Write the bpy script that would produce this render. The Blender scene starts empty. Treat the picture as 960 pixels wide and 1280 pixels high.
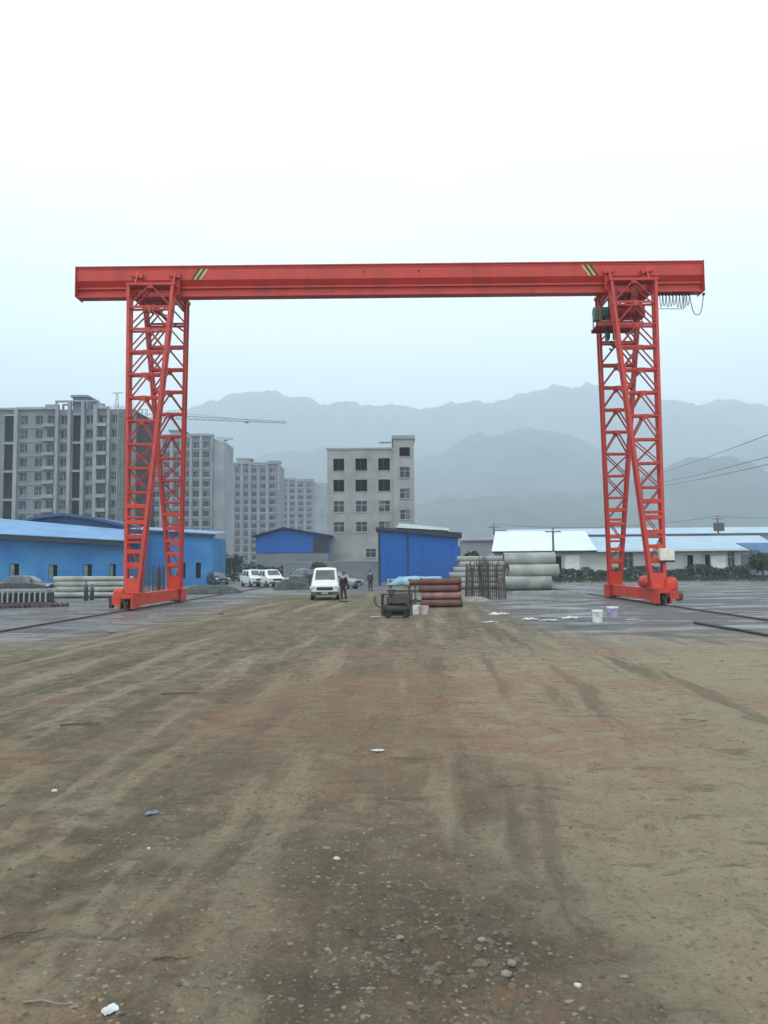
import bpy, bmesh, math, random
import numpy as np
from mathutils import Vector, Matrix
R = math.radians
rnd = random.Random(7)
sc = bpy.context.scene
COL = sc.collection

# ------------------------------------------------------------------ camera
EYE = 2.09
cam_d = bpy.data.cameras.new('camera'); cam = bpy.data.objects.new('camera', cam_d); COL.objects.link(cam)
cam_d.sensor_fit = 'HORIZONTAL'; cam_d.sensor_width = 36; cam_d.lens = 36; cam_d.shift_x = -13/960
cam_d.clip_start = 0.1; cam_d.clip_end = 14000
RM = Matrix.Rotation(R(90 + 3.99), 3, 'X') @ Matrix.Rotation(R(-0.58), 3, 'Z')
cam.matrix_world = Matrix.Translation((0, 0, EYE)) @ RM.to_4x4()
sc.camera = cam
sc.render.resolution_x = 768; sc.render.resolution_y = 1024

# ------------------------------------------------------------------ world (overcast) and sun
w = bpy.data.worlds.new('World'); sc.world = w; w.use_nodes = True
wn = w.node_tree; wn.nodes.clear()
SUN_EL, SUN_AZ = R(58), R(200)
sky = wn.nodes.new('ShaderNodeTexSky'); sky.sky_type = 'NISHITA'; sky.sun_disc = False
sky.sun_elevation = SUN_EL; sky.sun_rotation = SUN_AZ; sky.dust_density = 4
skm = wn.nodes.new('ShaderNodeVectorMath'); skm.operation = 'SCALE'; skm.inputs['Scale'].default_value = 0.10
tc = wn.nodes.new('ShaderNodeTexCoord')
mp = wn.nodes.new('ShaderNodeMapping'); mp.inputs['Scale'].default_value = (1, 1, 2.4)
nz = wn.nodes.new('ShaderNodeTexNoise'); nz.inputs['Scale'].default_value = 1.7; nz.inputs['Detail'].default_value = 5
nz.inputs['Roughness'].default_value = 0.5
cr = wn.nodes.new('ShaderNodeValToRGB')
cr.color_ramp.elements[0].position = 0.34; cr.color_ramp.elements[0].color = (0.92, 0.985, 0.965, 1)
cr.color_ramp.elements[1].position = 0.62; cr.color_ramp.elements[1].color = (1.06, 1.10, 1.06, 1)
sep = wn.nodes.new('ShaderNodeSeparateXYZ')
hr = wn.nodes.new('ShaderNodeValToRGB')   # an overcast sky: darker towards the horizon
hr.color_ramp.elements[0].position = 0.08; hr.color_ramp.elements[0].color = (0.84, 0.90, 0.91, 1)
hr.color_ramp.elements[1].position = 0.52; hr.color_ramp.elements[1].color = (1, 1, 1, 1)
e = hr.color_ramp.elements.new(0.29); e.color = (0.92, 0.97, 0.965, 1)
mul = wn.nodes.new('ShaderNodeMix'); mul.data_type = 'RGBA'; mul.blend_type = 'MULTIPLY'; mul.inputs[0].default_value = 1
mix = wn.nodes.new('ShaderNodeMix'); mix.data_type = 'RGBA'; mix.inputs[0].default_value = 0.94
bg = wn.nodes.new('ShaderNodeBackground'); out = wn.nodes.new('ShaderNodeOutputWorld')
L = wn.links.new
L(sky.outputs[0], skm.inputs[0]); L(tc.outputs['Generated'], mp.inputs[0]); L(mp.outputs[0], nz.inputs['Vector'])
L(nz.outputs[0], cr.inputs[0]); L(tc.outputs['Generated'], sep.inputs[0]); L(sep.outputs[2], hr.inputs[0])
L(cr.outputs[0], mul.inputs[6]); L(hr.outputs[0], mul.inputs[7])
L(skm.outputs[0], mix.inputs[6]); L(mul.outputs[2], mix.inputs[7]); L(mix.outputs[2], bg.inputs[0]); L(bg.outputs[0], out.inputs[0])
bg.inputs[1].default_value = 1.0
sl = bpy.data.lights.new('sun', 'SUN'); sl.energy = 0.9; sl.angle = R(25); sl.color = (1, 0.97, 0.93)
so = bpy.data.objects.new('sun', sl); COL.objects.link(so)
so.rotation_euler = (R(90) - SUN_EL, 0, R(180) - SUN_AZ)
sc.view_settings.view_transform = 'Standard'; sc.view_settings.look = 'None'
sc.view_settings.exposure = 0.74; sc.view_settings.gamma = 1
try:
    sc.cycles.volume_bounces = 3; sc.cycles.max_bounces = 7
except Exception: pass

# ------------------------------------------------------------------ helpers
def at(px, py, Y):
    d = RM @ Vector(((px - 493) / 960, -(py - 640) / 960, -1))
    return Vector((0, 0, EYE)) + d * (Y / d.y)
def gr(px, py):
    d = RM @ Vector(((px - 493) / 960, -(py - 640) / 960, -1))
    return Vector((0, 0, EYE)) + d * (-EYE / d.z)
def tag(o, label=None, cat=None, group=None, kind=None):
    if label: o['label'] = label
    if cat: o['category'] = cat
    if group: o['group'] = group
    if kind: o['kind'] = kind
    return o
def empty(name, loc=(0, 0, 0), rz=0, label=None, cat=None, group=None):
    o = bpy.data.objects.new(name, None); COL.objects.link(o); o.empty_display_size = .3
    o.location = loc; o.rotation_euler = (0, 0, rz)
    return tag(o, label, cat, group)
def kids(o): return [c for c in bpy.data.objects if c.parent == o]
def copy_tree(o, parent=None):
    c = o.copy(); COL.objects.link(c); c.parent = parent
    for ch in list(o.children): copy_tree(ch, c)
    return c

class MB:
    def __init__(s): s.b = bmesh.new(); s.mi = 0
    def _f(s, vs):
        try:
            f = s.b.faces.new(vs); f.material_index = s.mi; return f
        except ValueError: return None
    def box(s, x0, x1, y0, y1, z0, z1, M=None):
        P = [(x0,y0,z0),(x1,y0,z0),(x1,y1,z0),(x0,y1,z0),(x0,y0,z1),(x1,y0,z1),(x1,y1,z1),(x0,y1,z1)]
        if M: P = [M @ Vector(p) for p in P]
        v = [s.b.verts.new(p) for p in P]
        for q in ((3,2,1,0),(4,5,6,7),(0,1,5,4),(1,2,6,5),(2,3,7,6),(3,0,4,7)): s._f([v[i] for i in q])
        return s
    def bar(s, a, b, w, h=None, up=(0, 0, 1)):
        a = Vector(a); b = Vector(b); h = h or w; d = (b - a).normalized(); u = Vector(up)
        if abs(d.dot(u)) > .97: u = Vector((0, 1, 0))
        r = d.cross(u).normalized(); u = r.cross(d).normalized()
        v = []
        for p in (a, b):
            for i, j in ((-1,-1),(1,-1),(1,1),(-1,1)): v.append(s.b.verts.new(p + r * (i * w / 2) + u * (j * h / 2)))
        for q in ((3,2,1,0),(4,5,6,7),(0,1,5,4),(1,2,6,5),(2,3,7,6),(3,0,4,7)): s._f([v[i] for i in q])
        return s
    def tube(s, pts, r, n=8, cap=True, r2=None):
        pts = [Vector(p) for p in pts]; rings = []; m = len(pts)
        for k, p in enumerate(pts):
            d = (pts[min(k + 1, m - 1)] - pts[max(k - 1, 0)]).normalized()
            u = Vector((0, 0, 1)) if abs(d.z) < .95 else Vector((0, 1, 0))
            a = d.cross(u).normalized(); b = d.cross(a).normalized()
            rr = r if r2 is None else r + (r2 - r) * k / (m - 1)
            rings.append([s.b.verts.new(p + a * rr * math.cos(2*math.pi*i/n) + b * rr * math.sin(2*math.pi*i/n)) for i in range(n)])
        for k in range(m - 1):
            for i in range(n): s._f([rings[k][i], rings[k][(i+1) % n], rings[k+1][(i+1) % n], rings[k+1][i]])
        if cap: s._f(rings[0][::-1]); s._f(rings[-1])
        return s
    def lathe(s, prof, c=(0, 0, 0), n=20, axis='Z', cap=True):
        c = Vector(c); rings = []
        for r, h in prof:
            ring = []
            for i in range(n):
                a = 2*math.pi*i/n; x, y = r*math.cos(a), r*math.sin(a)
                p = {'Z': (x, y, h), 'X': (h, x, y), 'Y': (x, h, y)}[axis]
                ring.append(s.b.verts.new(c + Vector(p)))
            rings.append(ring)
        for k in range(len(rings) - 1):
            for i in range(n): s._f([rings[k][i], rings[k][(i+1) % n], rings[k+1][(i+1) % n], rings[k+1][i]])
        if cap: s._f(rings[0][::-1]); s._f(rings[-1])
        return s
    def poly(s, pts, thick=None):
        v = [s.b.verts.new(p) for p in pts]; s._f(v)
        if thick:
            t = Vector(thick); w_ = [s.b.verts.new(Vector(p) + t) for p in pts]; s._f(w_[::-1]); n = len(v)
            for i in range(n): s._f([v[i], w_[i], w_[(i+1) % n], v[(i+1) % n]])
        return s
    def rock(s, c, r, sq=.6):
        m = Matrix.Rotation(rnd.random()*6, 3, 'Z') @ Matrix.Rotation(rnd.random()*3, 3, 'X')
        n0 = len(s.b.verts)
        ret = bmesh.ops.create_icosphere(s.b, subdivisions=1, radius=1)
        sx, sy = rnd.uniform(.7, 1.2), rnd.uniform(.6, 1.0)
        for v in ret['verts']:
            p = m @ v.co; q = Vector((p.x*sx, p.y*sy, p.z*sq)) * (r * rnd.uniform(.8, 1.15)); v.co = Vector(c) + q
        return s
    def build(s, name, mats, parent=None, bevel=0, smooth=False, fixn=True):
        me = bpy.data.meshes.new(name)
        if fixn: bmesh.ops.recalc_face_normals(s.b, faces=s.b.faces[:])
        s.b.to_mesh(me); s.b.free()
        if not isinstance(mats, (list, tuple)): mats = [mats]
        for m in mats: me.materials.append(m)
        if smooth: me.polygons.foreach_set('use_smooth', [True] * len(me.polygons))
        o = bpy.data.objects.new(name, me); COL.objects.link(o)
        if parent: o.parent = parent
        if bevel:
            b = o.modifiers.new('bevel', 'BEVEL'); b.width = bevel; b.segments = 2; b.limit_method = 'ANGLE'; b.angle_limit = R(40)
        return o

# ------------------------------------------------------------------ materials
def mat(name, c, rough=.7, metal=0, c2=None, scale=3, detail=6, bump=0, bscale=None, thr=(.4, .65), coat=0, spec=None, stretch=None):
    m = bpy.data.materials.new(name); m.use_nodes = True; nt = m.node_tree
    b = nt.nodes['Principled BSDF']; b.inputs['Roughness'].default_value = rough; b.inputs['Metallic'].default_value = metal
    if coat: b.inputs['Coat Weight'].default_value = coat
    if spec is not None: b.inputs['Specular IOR Level'].default_value = spec
    t = nt.nodes.new('ShaderNodeTexCoord')
    src = t.outputs['Object']
    if stretch:
        mpn = nt.nodes.new('ShaderNodeMapping'); mpn.inputs['Scale'].default_value = stretch
        nt.links.new(src, mpn.inputs[0]); src = mpn.outputs[0]
    n = nt.nodes.new('ShaderNodeTexNoise'); n.inputs['Scale'].default_value = scale; n.inputs['Detail'].default_value = detail
    nt.links.new(src, n.inputs['Vector'])
    c2 = c2 or tuple(x * .78 for x in c)
    r = nt.nodes.new('ShaderNodeValToRGB')
    r.color_ramp.elements[0].position = thr[0]; r.color_ramp.elements[0].color = (*c, 1)
    r.color_ramp.elements[1].position = thr[1]; r.color_ramp.elements[1].color = (*c2, 1)
    nt.links.new(n.outputs[0], r.inputs[0]); nt.links.new(r.outputs[0], b.inputs['Base Color'])
    if bump:
        n2 = nt.nodes.new('ShaderNodeTexNoise'); n2.inputs['Scale'].default_value = bscale or scale * 6; n2.inputs['Detail'].default_value = 5
        nt.links.new(src, n2.inputs['Vector'])
        bp = nt.nodes.new('ShaderNodeBump'); bp.inputs['Strength'].default_value = bump; bp.inputs['Distance'].default_value = .02
        nt.links.new(n2.outputs[0], bp.inputs['Height']); nt.links.new(bp.outputs[0], b.inputs['Normal'])
    return m
def corrugated(name, c, c2, period=.25, axis=0, rough=.5, depth=.03):
    m = mat(name, c, rough, c2=c2, scale=.35, thr=(.35, .75)); nt = m.node_tree; b = nt.nodes['Principled BSDF']
    t = nt.nodes.new('ShaderNodeTexCoord'); s_ = nt.nodes.new('ShaderNodeSeparateXYZ'); nt.links.new(t.outputs['Object'], s_.inputs[0])
    a = nt.nodes.new('ShaderNodeMath'); a.operation = 'MULTIPLY'; a.inputs[1].default_value = 2*math.pi/period
    nt.links.new(s_.outputs[axis], a.inputs[0])
    si = nt.nodes.new('ShaderNodeMath'); si.operation = 'SINE'; nt.links.new(a.outputs[0], si.inputs[0])
    bp = nt.nodes.new('ShaderNodeBump'); bp.inputs['Strength'].default_value = .7; bp.inputs['Distance'].default_value = depth
    nt.links.new(si.outputs[0], bp.inputs['Height']); nt.links.new(bp.outputs[0], b.inputs['Normal'])
    return m
M = {}
M['red'] = mat('crane_red', (.49, .031, .020), .5, c2=(.34, .027, .018), scale=1.2, thr=(.42, .72), stretch=(1.2, 1.2, .35))
_nt = M['red'].node_tree; _b = _nt.nodes['Principled BSDF']; _src = _b.inputs['Base Color'].links[0].from_socket
_n = _nt.nodes.new('ShaderNodeTexNoise'); _n.inputs['Scale'].default_value = 3.2; _n.inputs['Detail'].default_value = 9; _n.inputs['Roughness'].default_value = .7
_t = _nt.nodes.new('ShaderNodeTexCoord'); _nt.links.new(_t.outputs['Object'], _n.inputs['Vector'])
_r = _nt.nodes.new('ShaderNodeMapRange'); _r.inputs[1].default_value = .60; _r.inputs[2].default_value = .72; _r.inputs[4].default_value = .65; _nt.links.new(_n.outputs[0], _r.inputs[0])
_m = _nt.nodes.new('ShaderNodeMix'); _m.data_type = 'RGBA'; _nt.links.new(_r.outputs[0], _m.inputs[0]); _nt.links.new(_src, _m.inputs[6]); _m.inputs[7].default_value = (.16, .045, .03, 1)
_nt.links.new(_m.outputs[2], _b.inputs['Base Color'])
M['redb'] = mat('bogie_red', (.58, .040, .014), .5, c2=(.36, .03, .015), scale=1.6, thr=(.4, .75))
M['redd'] = mat('brace_red', (.34, .026, .022), .5, c2=(.24, .022, .02), scale=1.2)
M['yel'] = mat('stripe_yellow', (.50, .44, .14), .6)
M['blk'] = mat('black_paint', (.02, .02, .022), .5)
M['steel'] = mat('dark_steel', (.09, .085, .085), .45, .6, c2=(.12, .08, .06), scale=9)
M['rust'] = mat('rusty_steel', (.13, .075, .055), .8, c2=(.07, .05, .045), scale=6)
M['green'] = mat('motor_green', (.015, .07, .055), .45)
M['cable'] = mat('grey_cable', (.16, .15, .19), .6)
M['white'] = mat('white_paint', (.74, .74, .72), .35, c2=(.62, .62, .60), scale=1.5)
M['cabinet'] = mat('cabinet_white', (.72, .69, .62), .5, c2=(.6, .56, .48), scale=5)
M['conc'] = mat('concrete_wall', (.31, .315, .31), .85, c2=(.20, .205, .205), scale=.35, bump=.3, bscale=6, thr=(.35, .7))
M['conc2'] = mat('concrete_bare', (.185, .205, .225), .85, c2=(.125, .142, .162), scale=.25, thr=(.35, .7))
M['conc3'] = mat('concrete_pale', (.275, .295, .315), .85, c2=(.19, .21, .232), scale=.2, thr=(.35, .7))
M['precast'] = mat('precast_concrete', (.33, .35, .32), .9, c2=(.20, .215, .20), scale=.9, bump=.3)
M['glass'] = mat('window_dark', (.010, .014, .020), .35, c2=(.02, .028, .036), scale=2.5, detail=1)
M['room_shade'] = mat('painted_room_shade', (.008, .009, .010), .95)  # near-black colour paints in the shade of rooms behind openings
M['blind'] = mat('window_blind', (.09, .10, .11), .8, c2=(.15, .16, .165), scale=1)
M['frame'] = mat('window_frame', (.4, .42, .43), .5)
M['netting'] = mat('scaffold_netting', (.10, .16, .15), .9, c2=(.16, .20, .21), scale=1.5)
M['blueA'] = corrugated('blue_wall_faded', (.012, .135, .40), (.045, .23, .42), depth=.012, rough=.7)
M['blueB'] = corrugated('blue_wall_bright', (.001, .085, .36), (.002, .085, .30), depth=.010, rough=.7)
M['blueC'] = corrugated('blue_wall_dark', (.006, .07, .27), (.012, .085, .27))
M['roofb'] = corrugated('blue_roof', (.13, .30, .53), (.07, .2, .42), axis=0, rough=.45)
M['roofdb'] = corrugated('deep_blue_roof', (.02, .075, .20), (.03, .10, .25), axis=0, rough=.5)
M['roofpale'] = corrugated('pale_sheet_roof', (.34, .47, .57), (.26, .38, .50), axis=0, rough=.4)
M['roofwhite'] = corrugated('white_sheet_roof', (.66, .74, .76), (.5, .62, .66), axis=0, rough=.4)
M['trim'] = mat('dark_trim', (.018, .022, .035), .6)
M['plaster'] = mat('white_plaster', (.50, .49, .48), .85, c2=(.36, .36, .355), scale=.5, thr=(.35, .75))
M['leaf'] = mat('leaf_green', (.028, .055, .022), .8, c2=(.055, .085, .035), scale=2)
M['leafd'] = mat('leaf_dark', (.018, .036, .02), .85, c2=(.035, .055, .03), scale=2)
M['bark'] = mat('bark', (.09, .07, .055), .9, c2=(.05, .04, .03), scale=8)
M['tyre'] = mat('tyre_rubber', (.02, .02, .02), .85)
M['rim'] = mat('wheel_rim', (.35, .35, .36), .35, .7)
M['carglass'] = mat('vehicle_glass', (.05, .065, .07), .08, c2=(.09, .11, .115), scale=2, detail=1)
M['lamp'] = mat('lamp_glass', (.62, .63, .63), .15, coat=.4)
M['vwhite'] = mat('vehicle_white', (.70, .71, .71), .3, c2=(.62, .60, .57), scale=1.2, coat=.5)
M['vgrey'] = mat('vehicle_grey', (.30, .31, .33), .3, .3, c2=(.25, .26, .28), coat=.5)
M['vdark'] = mat('vehicle_dark', (.03, .035, .05), .3, c2=(.04, .045, .06), coat=.5)
M['vsilver'] = mat('vehicle_silver', (.5, .51, .53), .3, .3, c2=(.42, .43, .45), coat=.5)
M['bumper'] = mat('bumper_grey', (.10, .09, .09), .6)
M['bed'] = mat('track_bed', (.11,.112,.115), .95, c2=(.15,.15,.152), scale=2, bump=.4)
M['scrapblue'] = mat('faded_blue_sheet', (.14,.17,.22), .7)
M['skin'] = mat('skin', (.42, .26, .19), .6)
M['hair'] = mat('hair', (.012, .011, .010), .7)
M['coat'] = mat('dark_coat', (.010, .012, .017), .85, c2=(.018, .020, .026), scale=9)
M['trouser'] = mat('dark_trousers', (.035, .026, .030), .9)
M['coat2'] = mat('grey_coat', (.03, .04, .045), .85)
M['oxide'] = mat('red_oxide', (.165, .062, .048), .8, c2=(.085, .038, .032), scale=2.5)
M['oxide2'] = mat('pink_oxide', (.28, .15, .13), .85, c2=(.16, .08, .07), scale=2.5)
M['tarp'] = mat('pale_blue_tarp', (.19, .37, .50), .6, c2=(.28, .46, .55), scale=3, bump=.5)
M['plastic'] = mat('white_plastic', (.66, .68, .66), .4, c2=(.5, .52, .5), scale=5)
M['pink'] = mat('pinkish_plastic', (.52, .43, .41), .5, c2=(.4, .33, .31), scale=5)
M['lilac'] = mat('lilac_plastic', (.38, .34, .54), .4)
M['pile'] = mat('dark_heap', (.028, .036, .038), .95, c2=(.06, .07, .068), scale=2, bump=.8, bscale=5)
M['palepile'] = mat('pale_heap', (.19, .215, .20), .95, c2=(.13, .15, .145), scale=1.2, bump=.8, bscale=7)
M['stone'] = mat('stone', (.24, .225, .19), .95, c2=(.13, .12, .095), scale=4, bump=.4)
M['palestone'] = mat('pale_stone', (.55, .54, .49), .9, c2=(.4, .38, .33), scale=6)
M['wood'] = mat('wood', (.10, .075, .05), .9, c2=(.05, .035, .025), scale=6)
M['pole'] = mat('utility_pole', (.13, .14, .14), .9)
M['wire'] = mat('wire', (.03, .035, .04), .7)
M['sheet'] = mat('thin_white_sheet', (.58, .60, .60), .5, c2=(.28, .30, .30), scale=4)
M['mesh_panel'] = mat('galvanised', (.36, .36, .37), .55, .3)

# ------------------------------------------------------------------ numpy noise
def vnoise(x, y, seed=0):
    xi = np.floor(x).astype(np.int64); yi = np.floor(y).astype(np.int64); xf = x - xi; yf = y - yi
    def h(a, b):
        n = (a * 374761393 + b * 668265263 + seed * 982451653) & 0xffffffff
        n = ((n ^ (n >> 13)) * 1274126177) & 0xffffffff
        return ((n ^ (n >> 16)) & 0xffff) / 65535.0
    u = xf*xf*(3-2*xf); v = yf*yf*(3-2*yf)
    return (h(xi, yi)*(1-u)+h(xi+1, yi)*u)*(1-v) + (h(xi, yi+1)*(1-u)+h(xi+1, yi+1)*u)*v
def fbm(x, y, o=4, seed=0):
    s = 0; a = .5
    for i in range(o):
        s = s + a * vnoise(x * 2**i + 17.3*i, y * 2**i - 9.1*i, seed + i); a *= .5
    return s
def grid_obj(name, X, Y, Z, m, parent=None, smooth=True):
    ny, nx = X.shape
    me = bpy.data.meshes.new(name)
    co = np.stack([X, Y, Z], -1).reshape(-1, 3).astype(np.float32)
    idx = np.arange(ny*nx).reshape(ny, nx)
    q = np.stack([idx[:-1, :-1], idx[:-1, 1:], idx[1:, 1:], idx[1:, :-1]], -1).reshape(-1, 4)
    me.vertices.add(len(co)); me.vertices.foreach_set('co', co.ravel())
    me.loops.add(q.size); me.loops.foreach_set('vertex_index', q.ravel().astype(np.int32))
    me.polygons.add(len(q)); me.polygons.foreach_set('loop_start', np.arange(0, q.size, 4, dtype=np.int32))
    me.polygons.foreach_set('loop_total', np.full(len(q), 4, np.int32))
    me.update(calc_edges=True); me.validate()
    if smooth: me.polygons.foreach_set('use_smooth', [True]*len(q))
    me.materials.append(m)
    o = bpy.data.objects.new(name, me); COL.objects.link(o)
    if parent: o.parent = parent
    return o

# ------------------------------------------------------------------ ground
def ground_height(X, Y):
    d = np.sqrt(X*X + (Y-2)**2)
    fade = np.clip(1.15 - d/55, 0, 1)
    z = (fbm(X*.45, Y*.45, 3, 3) - .45) * .07 * np.clip(d/6, .35, 1)
    z = z + (fbm(X*2.2, Y*2.2, 4, 11) - .45) * .06 * np.clip(1.6 - d/16, 0, 1)
    z = z + (fbm(X*9, Y*9, 3, 23) - .45) * .030 * np.clip(1.2 - d/12, 0, 1)
    # tyre ruts running away from the viewer
    for x0, sl_ in ((-1.7, -.06), (1.25, .03), (3.1, .11)):
        c = x0 + sl_*Y + .35*np.sin(Y*.16 + x0)
        z = z - .035*np.exp(-((X-c)/.20)**2)*np.clip(1.3 - d/30, 0, 1) + .016*np.exp(-((X-c-.36)/.14)**2)*np.clip(1.3-d/30, 0, 1)
    z = z + (fbm(X*1.5, Y*5, 3, 51)-.45) * .06 * np.exp(-((X+.6)/2.2)**2 - ((Y-12.5)/4.5)**2)
    cl = np.exp(-((X-.25)/.75)**2 - ((Y-4.4)/.8)**2) + .6*np.exp(-((X+1.0)/.6)**2 - ((Y-3.7)/.6)**2)
    z = z + (np.abs(fbm(X*6+3, Y*6, 3, 61)-.47)*.16 - .02) * np.clip(cl, 0, 1)
    return z * fade
def GZ(x, y): return float(ground_height(np.array([float(x)]), np.array([float(y)]))[0])
def node_math(nt):
    def f(op, a, b=None, c=None, clamp=False):
        n = nt.nodes.new('ShaderNodeMath'); n.operation = op; n.use_clamp = clamp
        for i, v in enumerate((a, b, c)):
            if v is None: continue
            if isinstance(v, (int, float)): n.inputs[i].default_value = v
            else: nt.links.new(v, n.inputs[i])
        return n.outputs[0]
    return f
def ground_material():
    m = bpy.data.materials.new('ground_dirt'); m.use_nodes = True; nt = m.node_tree; b = nt.nodes['Principled BSDF']
    f = node_math(nt); lk = nt.links.new
    t = nt.nodes.new('ShaderNodeTexCoord'); P = t.outputs['Object']
    s = nt.nodes.new('ShaderNodeSeparateXYZ'); lk(P, s.inputs[0]); x, y = s.outputs[0], s.outputs[1]
    def noise(scale, detail=6, rough=.6, st=None, off=0):
        mpn = nt.nodes.new('ShaderNodeMapping'); mpn.inputs['Location'].default_value = (off, off*.7, 0)
        mpn.inputs['Scale'].default_value = st or (1, 1, 1); lk(P, mpn.inputs[0])
        n = nt.nodes.new('ShaderNodeTexNoise'); n.inputs['Scale'].default_value = scale; n.inputs['Detail'].default_value = detail
        n.inputs['Roughness'].default_value = rough; lk(mpn.outputs[0], n.inputs['Vector']); return n.outputs[0]
    def sm(v, a, b_, lo=0., hi=1.):
        n = nt.nodes.new('ShaderNodeMapRange'); n.interpolation_type = 'SMOOTHSTEP'; n.inputs[1].default_value = a; n.inputs[2].default_value = b_
        n.inputs[3].default_value = lo; n.inputs[4].default_value = hi; lk(v, n.inputs[0]); return n.outputs[0]
    def mixc(fac, A, B):
        n = nt.nodes.new('ShaderNodeMix'); n.data_type = 'RGBA'
        if isinstance(fac, float): n.inputs[0].default_value = fac
        else: lk(fac, n.inputs[0])
        for i, v in ((6, A), (7, B)):
            if isinstance(v, tuple): n.inputs[i].default_value = (*v, 1)
            else: lk(v, n.inputs[i])
        return n.outputs[2]
    warp = f('MULTIPLY_ADD', noise(.5, 4, .6, off=5), 3.0, -1.5)
    xw = f('ADD', x, warp)
    n1 = noise(.55, 8, .62); n2 = noise(2.6, 8, .65, off=31); n3 = noise(14, 6, .7, off=3); n4 = noise(70, 4, .7)
    c = mixc(sm(n1, .36, .62), (.170, .152, .102), (.270, .228, .162))
    # packed pale wheel track, right of the middle
    tr = f('MULTIPLY', sm(xw, .2, 1.7), sm(f('SUBTRACT', y, f('MULTIPLY', x, 1.0)), 24, 10))
    c = mixc(f('MULTIPLY', tr, .82), c, (.365, .322, .240))
    # darker trodden soil, left and below
    dk = f('MULTIPLY', sm(n2, .40, .60), f('SUBTRACT', 1.0, f('MULTIPLY', tr, .75)))
    c = mixc(f('MULTIPLY', dk, .72), c, (.082, .072, .050))
    # wheel tracks running away from the viewer
    xt = f('SUBTRACT', x, f('MULTIPLY', f('ADD', y, -14.0), .045))
    cmb = nt.nodes.new('ShaderNodeCombineXYZ'); lk(f('MULTIPLY_ADD', warp, .18, xt), cmb.inputs[0]); lk(f('MULTIPLY', y, .07), cmb.inputs[1])
    tn = nt.nodes.new('ShaderNodeTexNoise'); tn.inputs['Scale'].default_value = 1.5; tn.inputs['Detail'].default_value = 5; tn.inputs['Roughness'].default_value = .62; lk(cmb.outputs[0], tn.inputs['Vector'])
    c = mixc(f('MULTIPLY', sm(tn.outputs[0], .52, .62), .65), c, (.345, .300, .225))
    c = mixc(f('MULTIPLY', sm(tn.outputs[0], .47, .38), .62), c, (.085, .074, .054))
    # the loose rubble patch
    rx = f('DIVIDE', f('SUBTRACT', xw, .1), 1.1); ry = f('DIVIDE', f('SUBTRACT', y, 4.4), 1.6)
    rb = f('POWER', 2.718, f('MULTIPLY', -1.0, f('ADD', f('MULTIPLY', rx, rx), f('MULTIPLY', ry, ry))))
    c = mixc(f('MULTIPLY', rb, .70), c, (.080, .070, .052))
    # reddish clay
    rd = sm(noise(.42, 6, .62, off=77), .50, .64)
    rb2 = f('POWER', 2.718, f('MULTIPLY', -1.0, f('ADD', f('POWER', f('ABSOLUTE', f('DIVIDE', f('ADD', x, -.3), 3.2)), 2.0), f('POWER', f('ABSOLUTE', f('DIVIDE', f('ADD', y, -12.0), 5.0)), 2.0))))
    rdm = f('ADD', f('MULTIPLY', rd, .40), f('MULTIPLY', f('MULTIPLY', rb2, sm(n2, .3, .6)), .75), clamp=True)
    c = mixc(rdm, c, (.310, .178, .128))
    # grey compacted hard standing, left and right by the rails and beyond
    ax = f('ABSOLUTE', f('ADD', xw, 2.2))
    gz = f('MULTIPLY', sm(f('ADD', y, f('MULTIPLY', warp, 2.2)), 17, 27), sm(ax, 4.8, 8.8))
    gz = f('MAXIMUM', gz, sm(f('ADD', y, f('MULTIPLY', warp, 2.0)), 52, 62))
    n5 = noise(.5, 6, .6, (1, 2.4, 1), 9)
    gc = mixc(sm(n5, .35, .65), (.078, .084, .096), (.165, .170, .180))
    c = mixc(f('MULTIPLY', gz, .9), c, gc)
    # fine grit and specks
    sk = noise(1.1, 7, .7, (1, 3.0, 1), 55)
    c = mixc(f('MULTIPLY', sm(sk, .55, .66), .55), c, (.070, .060, .042))
    n6 = noise(5.5, 7, .7, off=91)
    c = mixc(f('MULTIPLY', sm(n6, .54, .66), .45), c, (.085, .072, .052))
    c = mixc(f('MULTIPLY', sm(n6, .44, .34), .35), c, (.33, .29, .225))
    c = mixc(f('MULTIPLY', sm(n3, .52, .72), .55), c, (.075, .068, .052))
    c = mixc(f('MULTIPLY', sm(n4, .60, .72), .45), c, (.33, .31, .27))
    c = mixc(f('MULTIPLY', sm(n4, .36, .26), .5), c, (.05, .045, .035))
    n7 = noise(32, 4, .75, off=17)
    c = mixc(f('MULTIPLY', sm(n7, .55, .66), .5), c, (.060, .050, .034))
    c = mixc(f('MULTIPLY', sm(n7, .43, .33), .35), c, (.34, .30, .225))
    c = mixc(f('MULTIPLY', wet, .35), c, (.05, .052, .056)) if False else c
    wm = nt.nodes.new('ShaderNodeMix'); wm.data_type = 'RGBA'; wm.blend_type = 'MULTIPLY'; lk(f('SUBTRACT', 1.0, gz), wm.inputs[0]); lk(c, wm.inputs[6]); wm.inputs[7].default_value = (.92, .88, .79, 1); c = wm.outputs[2]
    lk(c, b.inputs['Base Color'])
    # standing water and wet film on the grey ground at the left
    wet = f('MULTIPLY', sm(noise(.22, 4, .5, (1, 3.0, 1), 13), .50, .56), f('MULTIPLY', gz, sm(f('ABSOLUTE', x), 3, 6)))
    lk(f('SUBTRACT', f('SUBTRACT', .93, f('MULTIPLY', wet, .62)), f('MULTIPLY', gz, .05)), b.inputs['Roughness'])
    b.inputs['Specular IOR Level'].default_value = .35
    v = nt.nodes.new('ShaderNodeTexVoronoi'); v.inputs['Scale'].default_value = 34; lk(P, v.inputs['Vector'])
    hgt = f('ADD', f('MULTIPLY', n3, 1.6), f('ADD', f('MULTIPLY', n4, .5), f('MULTIPLY', v.outputs['Distance'], -.5)))
    hgt = f('ADD', hgt, f('MULTIPLY', n2, 1.5))
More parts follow.
